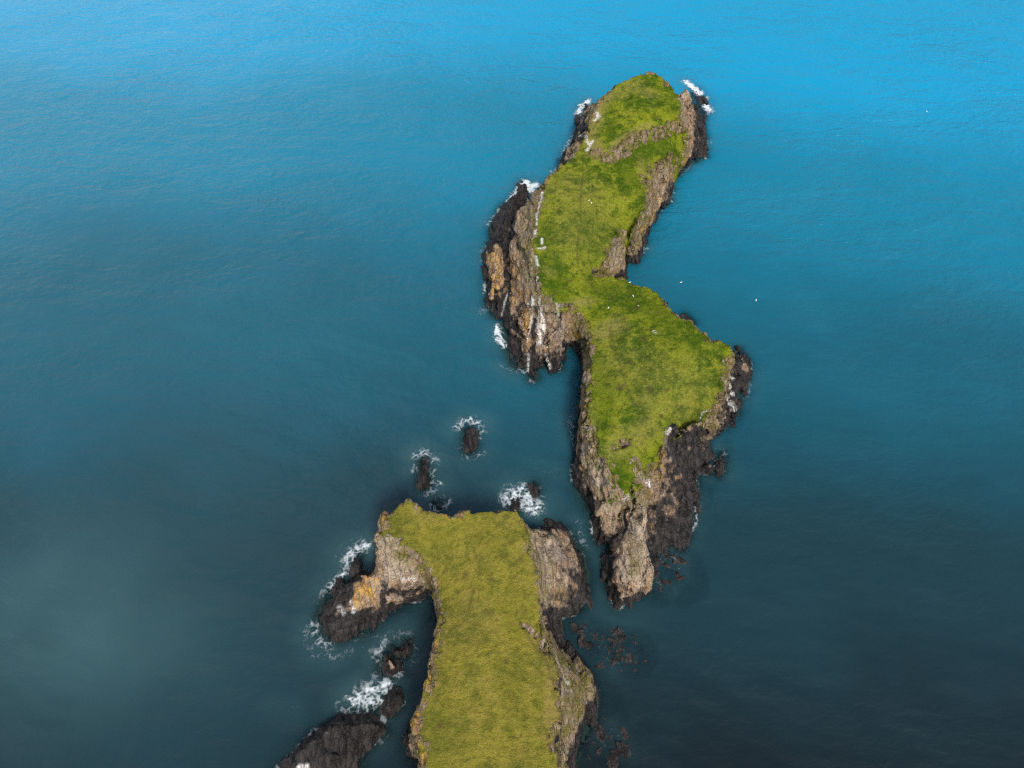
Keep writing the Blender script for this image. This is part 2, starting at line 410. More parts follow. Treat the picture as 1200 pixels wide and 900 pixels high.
def build_land(L, voxel, grass_poly, paint, seed, wet=(1.2, 3.2), rock_amt=1.0, wetness=1.0, olive=0.0):
    V, F = solid_remesh(L, voxel)
    x, y, z = V.T
    def gmask(V):
        x, y, z = V.T
        if grass_poly is None: return np.zeros(len(V))
        sd = sdist(grass_poly, x, y) + 1.0 * fbm(x / 3.0, y / 3.0, s=seed + 3, o=5, g=.68)
        g = ss(-.35, .75, sd)
        g *= 1 - ss(.25, .6, strokes(L, V, paint, 'rock', .7) * (1.0 + .9 * fbm(x / 1.3, y / 1.3, s=seed + 8, o=3)))
        nz = vnormals(V, F)[:, 2]                                # tufts and slipped turf on the ledges below the rim
        tuft = ss(.10, .42, fbm(x / 1.5, y / 1.5, s=seed + 33, o=4, g=.65) + .25 * fbm(x / 6, y / 6, s=seed + 34, o=2)) * ss(-3.4, -.4, sdist(grass_poly, x, y)) * ss(.45, .75, nz)
        g = np.maximum(g, .95 * tuft)
        return np.maximum(g, strokes(L, V, paint, 'turf', .6) * ss(.0, .4, sdist(grass_poly, x, y) + 30))
    g = gmask(V)
    amt = rock_amt * (1 - .93 * g) * ss(-2.5, -.5, z) * (1 - .45 * strokes(L, V, paint, 'smooth'))
    V2 = rough_rock(V, F, amt, seed)
    N = vnormals(V2, F); x, y, z = V2.T
    V2 = V2 + N * (g * (.42 * fbm(x / 6, y / 6, s=seed + 90, o=4) + .15 * noise(x / .9, y / .9, None, seed + 95)))[:, None]
    A = {'grass': g, 'olive': np.full(len(V), olive)}
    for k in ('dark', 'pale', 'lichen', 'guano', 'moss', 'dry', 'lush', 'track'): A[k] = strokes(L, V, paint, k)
    if grass_poly is not None:                                   # bare scrapes and burrow mouths
        rr = np.random.RandomState(seed); n = 0; px, py, pz = V.T; soil = np.zeros(len(V))
        lo, hi = grass_poly[:, :2].min(0), grass_poly[:, :2].max(0)
        c = rr.uniform(lo, hi, (900, 2)); c = c[sdist(grass_poly, c[:, 0], c[:, 1]) > 1.0][:190]
        for q in c:
            m = (np.abs(px - q[0]) < 1.6) & (np.abs(py - q[1]) < 1.6); r = rr.uniform(.16, .42) * (1.8 if rr.rand() < .12 else 1)
            soil[m] = np.maximum(soil[m], rr.uniform(.6, 1.3) * (1 - ss(.3 * r, 1.25 * r, np.hypot(px[m] - q[0], (py[m] - q[1]) * rr.uniform(.6, 1.3)))))
        A['track'] = np.maximum(A['track'], soil)
    A['massive'] = strokes(L, V, paint, 'smooth')
    if grass_poly is not None:
        sd = sdist(grass_poly, V[:, 0], V[:, 1])
        A['moss'] = np.maximum(A['moss'], 1.05 * ss(-3.6, -.1, sd + 1.2 * fbm(V[:, 0] / 3, V[:, 1] / 3, s=seed + 21, o=3)))
    z = V2[:, 2]
    tide = 1 - ss(wet[0], wet[1], z + .55 * fbm(V2[:, 0] / 2, V2[:, 1] / 2, s=seed + 12, o=3))
    A['dark'] = np.maximum(A['dark'], tide * wetness); A['lichen'] = A['lichen'] * (1 - tide)
    N = vnormals(V2, F)
    return V2, F, N, A
def split_parts(L, V, F, N, A, root, areas=()):
    fg = A['grass'][F].mean(1) > .5; fc = V[F].mean(1)
    which = np.where(fg, 1, 0); names = ['cliff', 'turf']
    for nm, poly in areas:
        sd = sdist(smooth_poly(hits(L, poly), True, 2), fc[:, 0], fc[:, 1])
        which[(sd > 0) & (which == 0)] = len(names); names.append(nm)
    for i, nm in enumerate(names):
        f = F[which == i]; used, inv = np.unique(f, return_inverse=True)
        link(nm, V[used] - np.array(root.location), inv.reshape(-1, 4), M_LAND, {k: v[used] for k, v in A.items()}, N[used], root)

# ------------------------------------------------------------------ the headland in front
HW = [('w', -15, -45), ('w', -14, -5), (492, 899, 13, -.8, 0), (480, 888), (475, 868), (482, 850), (487, 846, 13, -.7, 0), (489, 830, 13, -.6, 0),
      (500, 792, 13, -.6, 0), (504, 769, 13, -.6, 0), (511, 731, 12, -.6, 0), (512, 712, 10, -.5, 0), (508, 697), (492, 702), (467, 711), (451, 722), (436, 739),
      (410, 747), (387, 751), (375, 741), (372, 718), (384, 696), (398, 681), (412, 677), (421, 671), (434, 650, 11, -.7, .3), (435, 633, 12, -.9, .4), (440, 612, 12.5, -.8, .4),
      (448, 597, 12.5, -.7, .8), (460, 589, 12.5, 0, 1.2), (476, 586, 13, 0, 1.2), (492, 592, 13, 0, 1.2), (517, 596, 13, 0, 1.2), (555, 593, 13, 0, 1.2),
      (593, 595, 13, 0, 1.2), (612, 600, 12, .2, 1.4), (631, 604, 8, .3, 1.2), (648, 609, 5.5, .5, 1.2), (665, 621), (677, 640), (687, 656), (690, 674), (689, 697),
      (680, 715), (664, 722), (654, 730), (656, 748), (672, 768), (690, 786), (702, 815), (697, 842), (686, 862), (680, 885), (676, 905), ('w', 10.5, -5), ('w', 12, -45)]
HG = [('w', -12, -45, 13), ('w', -11.5, -5, 13), (499, 899, 13), (495, 880, 13), (492, 858, 13), (495, 838, 13), (505, 813, 13), (509, 788, 13), (513, 769, 12.8), (520, 735, 12), (518, 712, 10.5),
      (513, 690, 9), (506, 670, 9.3), (494, 655, 11), (478, 641, 12.3), (467, 631, 12.8), (454, 622, 12.8), (459, 605, 13), (474, 589, 13), (492, 594, 13), (508, 600, 13), (520, 603, 13), (530, 606, 13),
      (545, 599, 13), (555, 602, 13), (565, 598, 13), (580, 599, 13), (594, 597, 13), (608, 602, 12.7), (614, 623, 12.4), (622, 650, 12.4), (631, 680, 12.4), (633, 710, 12.3), (634, 728, 12),
      (640, 752, 11.8), (651, 780, 11.6), (655, 800, 11.6), (653, 826, 11.6), (650, 850, 11.8), (645, 878, 12), (652, 899, 12), ('w', 5.6, -5, 12), ('w', 6, -45, 12)]
H_LINES = [HG + [HG[0]],
      [(490, 899, 12.6), (488, 880, 12.6), (484, 862, 12.4), (484, 846, 12.4), (490, 829, 12.6), (500, 792, 12.7), (504, 769, 12.5), (512, 731, 11.8), (514, 712, 10.2), (510, 694, 8.6)],
      [(436, 630, 12.2), (448, 624, 12.8), (468, 631, 12.8)], [(437, 646, 10.6), (455, 648, 11), (472, 649, 11)],
      [(438, 656, 9.2), (455, 652, 9.6), (471, 656, 9.8)], [(421, 673, 6.6), (445, 676, 7), (470, 680, 7.4), (490, 676, 7)],
      [(409, 714, 2.6), (424, 718, 2.8), (448, 708, 3), (468, 700, 3.2), (488, 690, 4)], [(471, 650, 10.8), (473, 680, 7.6)],
      [(400, 690, 2.6), (388, 712, 2.6), (386, 736, 1.6), (412, 732, 1.9), (440, 722, 1.5)],
      [(437, 634, 11.8), (442, 612, 12.2), (450, 600, 12.4)],
      [(640, 625, 8), (660, 650, 6), (670, 680, 4.6), (660, 703, 3.6)], [(626, 622, 10.5), (645, 665, 8.6), (648, 700, 6)],
      [(640, 722, 8), (650, 742, 6), (664, 772, 6), (684, 793, 4.6), (693, 818, 3.4), (682, 842, 3.6), (666, 866, 4.6), (662, 899, 5), ('w', 8.5, -5, 5)],
      [(622, 738, 11.2), (634, 752, 10.6), (646, 770, 10.2), (661, 792, 9.4), (663, 812, 9)], [(659, 830, 8.6), (656, 846, 8.6), (652, 872, 8.8), (660, 890, 8.6)],
      [(609, 732, 12.2), (625, 752, 12.1), (640, 772, 12)], [(479, 884, 2.5), (481, 862, 3)],
      [(560, 650, 13.2), (570, 720, 13.5), (575, 800, 13.8), (575, 880, 13.9), ('w', -3, -5, 14), ('w', -3, -45, 14)]]
HL = solve(HW, H_LINES, .24, seed=1)
hp = smooth_poly(pts(HG), True, 3); ease_turf(HL, hp)
H_PAINT = [
 ('lichen', [(411, 712), (418, 682), (424, 662), (440, 672), (436, 690), (424, 712)], 'area', .8), ('rock', [(611, 731), (625, 740), (640, 755), (654, 778)], .5, 1.1),
 ('dry', [(612, 735), (640, 775), (650, 805), (648, 845), (640, 870), (652, 865), (660, 800), (652, 770), (636, 745)], 'area', 1.0), ('dry', [(540, 690), (575, 700), (590, 740), (560, 760), (535, 740)], 'area', .55), ('dry', [(545, 800), (580, 790), (585, 840), (550, 860)], 'area', .5), ('dry', [(590, 640), (615, 660), (620, 690), (596, 690)], 'area', .5),
 ('lush', [(500, 620), (530, 615), (540, 640), (510, 645)], 'area', .5), ('lush', [(585, 770), (615, 790), (610, 850), (590, 860)], 'area', .35), ('lush', [(500, 850), (520, 840), (530, 899), (500, 899)], 'area', .5),
 ('smooth', [(426, 662), (440, 640), (472, 650), (500, 680), (470, 700), (430, 722), (400, 742), (378, 735), (385, 700)], 'area', 1.0), ('smooth', [(618, 606), (650, 612), (680, 640), (688, 680), (664, 715), (640, 708), (630, 670)], 'area', 1.0), ('smooth', [(436, 640), (440, 622), (470, 634), (505, 680), (490, 690)], 'area', .9),
 ('moss', [(656, 756), (690, 790), (696, 815), (684, 845), (666, 872), (658, 899), (655, 860), (662, 830), (664, 800), (652, 775)], 'area', 1.25), ('dark', [(638, 716), (658, 722), (656, 745), (670, 766), (652, 754)], 'area', .7),
 ('dark', [(668, 664), (690, 660), (690, 700), (672, 716), (650, 716), (660, 700)], 'area', .5),
 ('pale', [(437, 642), (440, 625), (468, 632), (476, 650), (498, 670), (511, 690), (500, 684), (470, 679), (424, 674), (430, 660)], 'area', .72),
 ('dark', [(374, 720), (385, 697), (400, 682), (414, 676), (417, 692), (407, 714), (430, 713), (470, 703), (500, 692), (470, 712), (436, 741), (410, 748), (386, 752), (375, 742)], 'area', .80),
 ('pale', [(614, 603), (640, 614), (654, 640), (650, 672), (636, 690), (628, 660), (620, 630)], 'area', .55),
 ('dark', [(380, 715), (395, 690), (410, 682)], 2.4, 1), ('dark', [(378, 735), (400, 738), (440, 724), (462, 712)], 2.2, .95), ('dark', [(452, 694), (470, 694), (492, 690)], 1.7, .62),
 ('dark', [(426, 655), (431, 640)], 1.0, .8), ('dark', [(480, 880), (480, 858)], 1.6, .8), ('dark', [(644, 719), (655, 728), (652, 745)], 2.2, .85), ('dark', [(676, 690), (686, 668), (676, 640), (660, 625)], 1.8, .62),
 ('dark', [(655, 700), (640, 712)], 1.4, .5), ('dark', [(656, 835), (650, 868)], .5, 1), ('dark', [(660, 798), (660, 812)], .9, .75), ('dark', [(690, 855), (676, 880), (672, 899)], 2.4, .9), ('dark', [(700, 820), (692, 842)], 1.2, .7),
 ('dark', [(660, 655), (668, 690)], 3.0, .36),
 ('pale', [(440, 632), (460, 636), (470, 645)], 2.2, .9), ('pale', [(474, 650), (486, 672)], 1.1, .9), ('pale', [(450, 660), (466, 664)], 1.6, .35), ('pale', [(610, 604), (620, 640), (632, 676)], 2.0, .9),
 ('pale', [(640, 640), (636, 690), (634, 712)], 2.4, .65), ('pale', [(622, 738), (640, 755), (654, 775), (664, 790)], .9, .9), ('pale', [(664, 780), (668, 800), (662, 825)], .9, .55), ('pale', [(502, 655), (512, 690), (514, 720)], .6, .9),
 ('pale', [(654, 838), (648, 862)], .4, 1), ('pale', [(690, 800), (698, 818)], .9, .6), ('pale', [(505, 770), (497, 815), (488, 835)], .45, .9),
 ('lichen', [(420, 664), (424, 676), (419, 692), (412, 710)], 1.1, 1), ('lichen', [(424, 674), (438, 676)], 1.3, .95), ('lichen', [(436, 706), (448, 706), (466, 702)], .7, .6), ('lichen', [(493, 668), (500, 672)], .8, .6),
 ('lichen', [(513, 735), (510, 752), (506, 775), (501, 800), (493, 822)], .55, .95), ('lichen', [(489, 838), (490, 850), (494, 862)], .6, 1), ('lichen', [(492, 880), (496, 899)], .9, .95), ('lichen', [(519, 602), (528, 604), (540, 598), (548, 598)], .8, .9), ('lichen', [(653, 842), (652, 850)], .4, 1), ('lichen', [(446, 606), (456, 595)], .9, .55),
 ('lichen', [(672, 792), (680, 798)], .7, .5),
 ('moss', [(636, 720), (644, 738), (652, 752)], 1.5, .9), ('moss', [(645, 645), (648, 672)], 1.4, .75), ('moss', [(660, 690), (655, 700)], 1.5, .6), ('moss', [(668, 775), (682, 795), (688, 815), (676, 840), (664, 870), (662, 895)], 2.6, 1), ('moss', [(640, 622), (636, 632)], 1, .6),
 ('moss', [(666, 800), (662, 840), (658, 880)], 1.6, .9), ('moss', [(448, 612), (456, 600)], 1.2, .7),
 ('guano', [(414, 716), (410, 706)], .5, .8), ('guano', [(470, 676), (486, 678)], .35, .5), ('guano', [(397, 712), (403, 718)], .5, .5), ('guano', [(664, 792), (668, 800)], .45, .7),
 ('dry', [(560, 610), (560, 680), (555, 750), (560, 820), (555, 880)], 30, .42), ('dry', [(645, 762), (648, 790), (646, 830), (640, 860)], 1.7, 1), ('dry', [(618, 610), (628, 660), (632, 700)], 1.6, .85), ('dry', [(492, 600), (508, 606)], 1.8, .7), ('dry', [(486, 648), (500, 660), (508, 672)], 1.2, .8),
 ('dry', [(560, 655), (556, 690)], 3, .5), ('dry', [(525, 720), (518, 770), (508, 815)], 1.2, .6),
 ('lush', [(560, 625), (580, 640)], 3, .35), ('lush', [(520, 845), (530, 870)], 2.5, .4), ('lush', [(600, 700), (606, 735)], 2.2, .4),
 ('track', [(610, 733), (626, 754), (640, 772), (646, 792), (650, 806)], .28, 1), ('track', [(628, 742), (644, 770), (650, 790), (654, 806)], .22, .8),
 ('track', [(588, 820), (592, 811), (600, 810), (606, 818), (604, 830), (595, 833), (588, 827), (588, 820)], .22, .8), ('track', [(545, 762)], .5, .8), ('track', [(561, 769)], .3, 1), ('track', [(532, 803), (534, 792)], .2, .6), ('track', [(526, 812), (528, 808)], .2, .6),
]
V, F, N, A = build_land(HL, .21, hp, H_PAINT, 11, olive=1.0, rock_amt=.72)
rt = empty('headland', (0, 45, 0), 'flat olive grassy headland joined to the shore, with a tan rock arm on its west', 'headland')
split_parts(HL, V, F, N, A, rt, [('rock_arm', [(432, 652), (432, 630), (446, 621), (468, 630), (484, 646), (500, 664), (513, 692), (505, 705), (452, 722), (436, 745), (408, 753), (384, 756), (368, 742), (368, 714), (384, 690), (410, 672), (424, 664)]),
    ('mossy_slope', [(640, 738), (656, 756), (668, 775), (692, 792), (698, 818), (684, 845), (670, 870), (666, 905), (655, 905), (655, 872), (662, 840), (662, 800), (648, 770)])])

# ------------------------------------------------------------------ the island behind it
IW = [(720, 710), (712, 692), (707, 672), (707, 652), (716, 641), (727, 637), (718, 640), (699, 637), (695, 619), (689, 600), (681, 584), (672, 568), (673, 547), (676, 525),
      (674, 507), (677, 490), (680, 468), (683, 435), (683, 416), (672, 407), (663, 408), (661, 428), (647, 436), (634, 430), (629, 446), (621, 447), (614, 434), (603, 433),
      (594, 421), (588, 400), (586, 377), (576, 370), (569, 352), (568, 318), (571, 290), (575, 265), (585, 244), (600, 231), (611, 214), (616, 215), (618, 228), (612, 244, 6, -.3, .5),
      (622, 230, 9.5, -.8, .5), (633, 215, 10.5, -1, 1), (640, 206, 10.5, -1, 1), (652, 198, 10.5, -1, .8), (660, 188), (666, 178), (676, 156), (678, 140), (687, 122), (702, 111, 12.5, -1, 1.5), (718, 99, 14, -1, 2),
      (735, 91, 15, 0, 2.2), (748, 86, 15.6, 0, 2.2), (768, 84, 15, 0, 2.2), (787, 83, 14.4, .8, 2.2), (801, 94, 12.5, 1.6, 2), (813, 104), (824, 114), (829, 132), (825, 147), (829, 157), (828, 168), (829, 183),
      (813, 191), (802, 201), (793, 209), (788, 220), (786, 236), (779, 243), (767, 259), (757, 273), (755, 289), (746, 308), (738, 308), (729, 304), (728, 320), (719, 300, 8, 1.2, -.4), (714, 312, 7.6, 1, 0), (708, 319, 7.6, .6, .4),
      (715, 323, 8, .3, .9), (724, 323, 8.5, 0, 1.3), (738, 329, 9, .4, 1.4), (764, 339, 10, .5, 1.4), (778, 348, 11, .6, 1.4), (792, 363, 12, 1, 1.6), (808, 375, 12.5, 1, 1.6), (822, 388, 13, 1, 1.4), (846, 396, 13, 1.5, 1.2),
      (864, 409), (876, 419), (880, 430), (875, 450), (869, 474), (859, 493), (843, 506), (831, 513), (829, 530), (822, 548), (818, 573), (817, 597), (812, 620), (801, 645), (789, 642), (778, 647), (764, 640),
      (757, 639, 7, .4, 0), (764, 664, 6.5, .6, 0), (763, 679, 6, .5, -.4), (753, 693), (741, 699), (730, 708)]
IG = [(666, 357, 8.5), (654, 357, 9.4), (643, 348, 10.3), (632, 329, 11.3), (627, 301, 11.8), (627, 278, 12), (632, 250, 12), (636, 224, 11.5), (645, 209, 11), (655, 200, 11), (663, 191, 11), (672, 182, 11.3),
      (684, 165, 11.6), (696, 140, 12.6), (706, 116, 13.4), (720, 102, 14.4), (735, 93, 15.3), (748, 88, 16), (770, 88, 15.6), (780, 99, 15.2), (792, 107, 14.6), (797, 120, 14.6), (797, 140, 14.2), (806, 152, 12.4),
      (803, 172, 11.3), (785, 182, 10.7), (768, 190, 10.6), (759, 200, 10.6), (759, 227, 10.6), (750, 255, 10.6), (734, 270, 10.4), (722, 279, 9.8), (711, 292, 9), (712, 304, 8.2), (702, 314, 8.0), (694, 321, 8.0),
      (703, 324, 8.4), (724, 324, 8.8), (738, 330, 9.2), (764, 340, 10.2), (778, 349, 11.2), (792, 365, 12.2), (808, 377, 12.8), (822, 390, 13.2), (846, 398, 13.2), (856, 410, 12.6), (857, 417, 12.4), (847, 435, 12.2), (845, 459, 11.6), (836, 480, 11),
      (818, 493, 10.6), (795, 499, 10.2), (781, 505, 10), (777, 519, 10), (770, 540, 9.6), (760, 545, 9.2), (754, 565, 8.2), (750, 582, 7.8), (735, 582, 7.9), (725, 570, 8.4), (719, 549, 9), (708, 540, 9.6), (699, 528, 10), (696, 503, 10.5),
      (688, 495, 10.5), (687, 480, 10.5), (691, 462, 10.5), (694, 444, 10.2), (695, 424, 9.7), (694, 404, 9.2), (690, 388, 8.6), (684, 372, 8.3)]
I_LINES = [IG + [IG[0]],
      [(700, 176, 12.8), (714, 179, 13.4), (727, 173, 14), (740, 159, 14.2), (760, 148, 14.4), (780, 144, 14.4), (795, 138, 14.2)],
      [(702, 184, 11.4), (712, 191, 11.2), (721, 187, 11.2), (736, 181, 11.2), (746, 169, 11.4), (764, 169, 11.4), (780, 163, 11.5), (791, 157, 11.7), (804, 156, 11.8)],
      [(740, 125, 15.6), (765, 115, 16)], [(680, 190, 11.8), (690, 215, 11.8), (680, 250, 12.4), (672, 290, 12.2), (668, 325, 10.4), (682, 350, 8.9)],
      [(740, 385, 11.4), (770, 420, 12.6), (800, 430, 12.8), (750, 470, 11.6), (735, 520, 10.4), (738, 560, 8.9)],
      [(613, 217, 1.8), (600, 240, 3.6), (590, 262, 4.6), (583, 290, 5), (579, 320, 4.8), (577, 350, 2.6)],
      [(604, 258, 2.6), (596, 280, 2.6), (593, 305, 2.4), (597, 336, 1.6), (590, 368, .5)],
      [(629, 222, 10), (614, 240, 8.2), (603, 258, 7), (600, 285, 6.8), (606, 320, 6.6), (612, 355, 5.8), (615, 390, 3.8), (610, 420, 1.8)],
      [(625, 320, 10.4), (634, 355, 8.4), (640, 395, 4.8), (628, 435, 1.6)], [(622, 365, 5.4), (624, 400, 2.8), (620, 425, .8)],
      [(648, 362, 8.4), (654, 395, 5.2), (652, 420, 2.2)], [(641, 398, 3.6), (639, 425, .8)],
      [(682, 368, 8.1), (686, 385, 8.3), (690, 402, 8.3)], [(664, 372, 7.6), (661, 388, 6.2)], [(661, 401, 4.6), (672, 396, 5.4), (681, 402, 6.4), (686, 414, 8.2)],
      [(686, 430, 9.2), (685, 460, 9.7), (681, 480, 9.8), (682, 500, 9.4), (688, 520, 9), (696, 545, 8)], [(690, 548, 7.4), (700, 580, 5.8), (708, 605, 4), (716, 622, 2.8)], [(722, 580, 7.2), (724, 605, 5), (722, 625, 3)],
      [(742, 584, 7.4), (744, 610, 6.8), (742, 640, 6.4), (744, 665, 6.2), (742, 684, 5.6)],
      [(738, 592, 6.6), (735, 604, 6), (733, 630, 5.8), (726, 660, 5.6), (724, 681, 5.2), (734, 691, 5.2), (752, 687, 5.4), (761, 677, 5.6), (763, 662, 6), (757, 645, 6), (755, 620, 6.2), (756, 600, 6.6), (751, 584, 7.4)],
      [(731, 600, 3.6), (729, 622, 1.6), (728, 634, .4)], [(714, 690, 1.6), (722, 703, 1.2)],
      [(784, 515, 6), (806, 514, 4), (826, 517, 1.4)], [(772, 558, 6), (765, 590, 4.4), (762, 618, 1.8)], [(792, 560, 3.6), (796, 600, 2.4), (790, 628, 1)], [(813, 560, 1.3), (811, 600, .9)], [(774, 600, 3.2), (770, 622, 1)],
      [(861, 420, 6), (871, 428, 2.4), (872, 446, 1.3)], [(857, 450, 5), (866, 456, 1.8)], [(850, 478, 4), (861, 482, 1.4)], [(835, 495, 4.6), (846, 500, 1.6)],
      [(800, 108, 12), (808, 128, 10), (807, 150, 9.4)], [(813, 122, 6), (821, 130, 3.4), (817, 150, 4)], [(814, 162, 5), (823, 170, 2.6), (815, 182, 3)],
      [(800, 184, 6.6), (789, 196, 6.6), (780, 208, 6), (775, 226, 6), (766, 244, 5.6), (755, 262, 6), (742, 276, 6), (732, 286, 5)],
      [(698, 120, 11), (689, 132, 8.4), (685, 150, 7), (677, 166, 6), (667, 181, 6)]]
IL = solve(IW, I_LINES, .26, seed=2)
ip = smooth_poly(pts(IG), True, 3); ease_turf(IL, ip, 40)
SLAB = [(784, 508), (829, 512), (824, 545), (818, 600), (810, 640), (780, 646), (757, 634), (764, 600), (774, 560), (780, 530)]
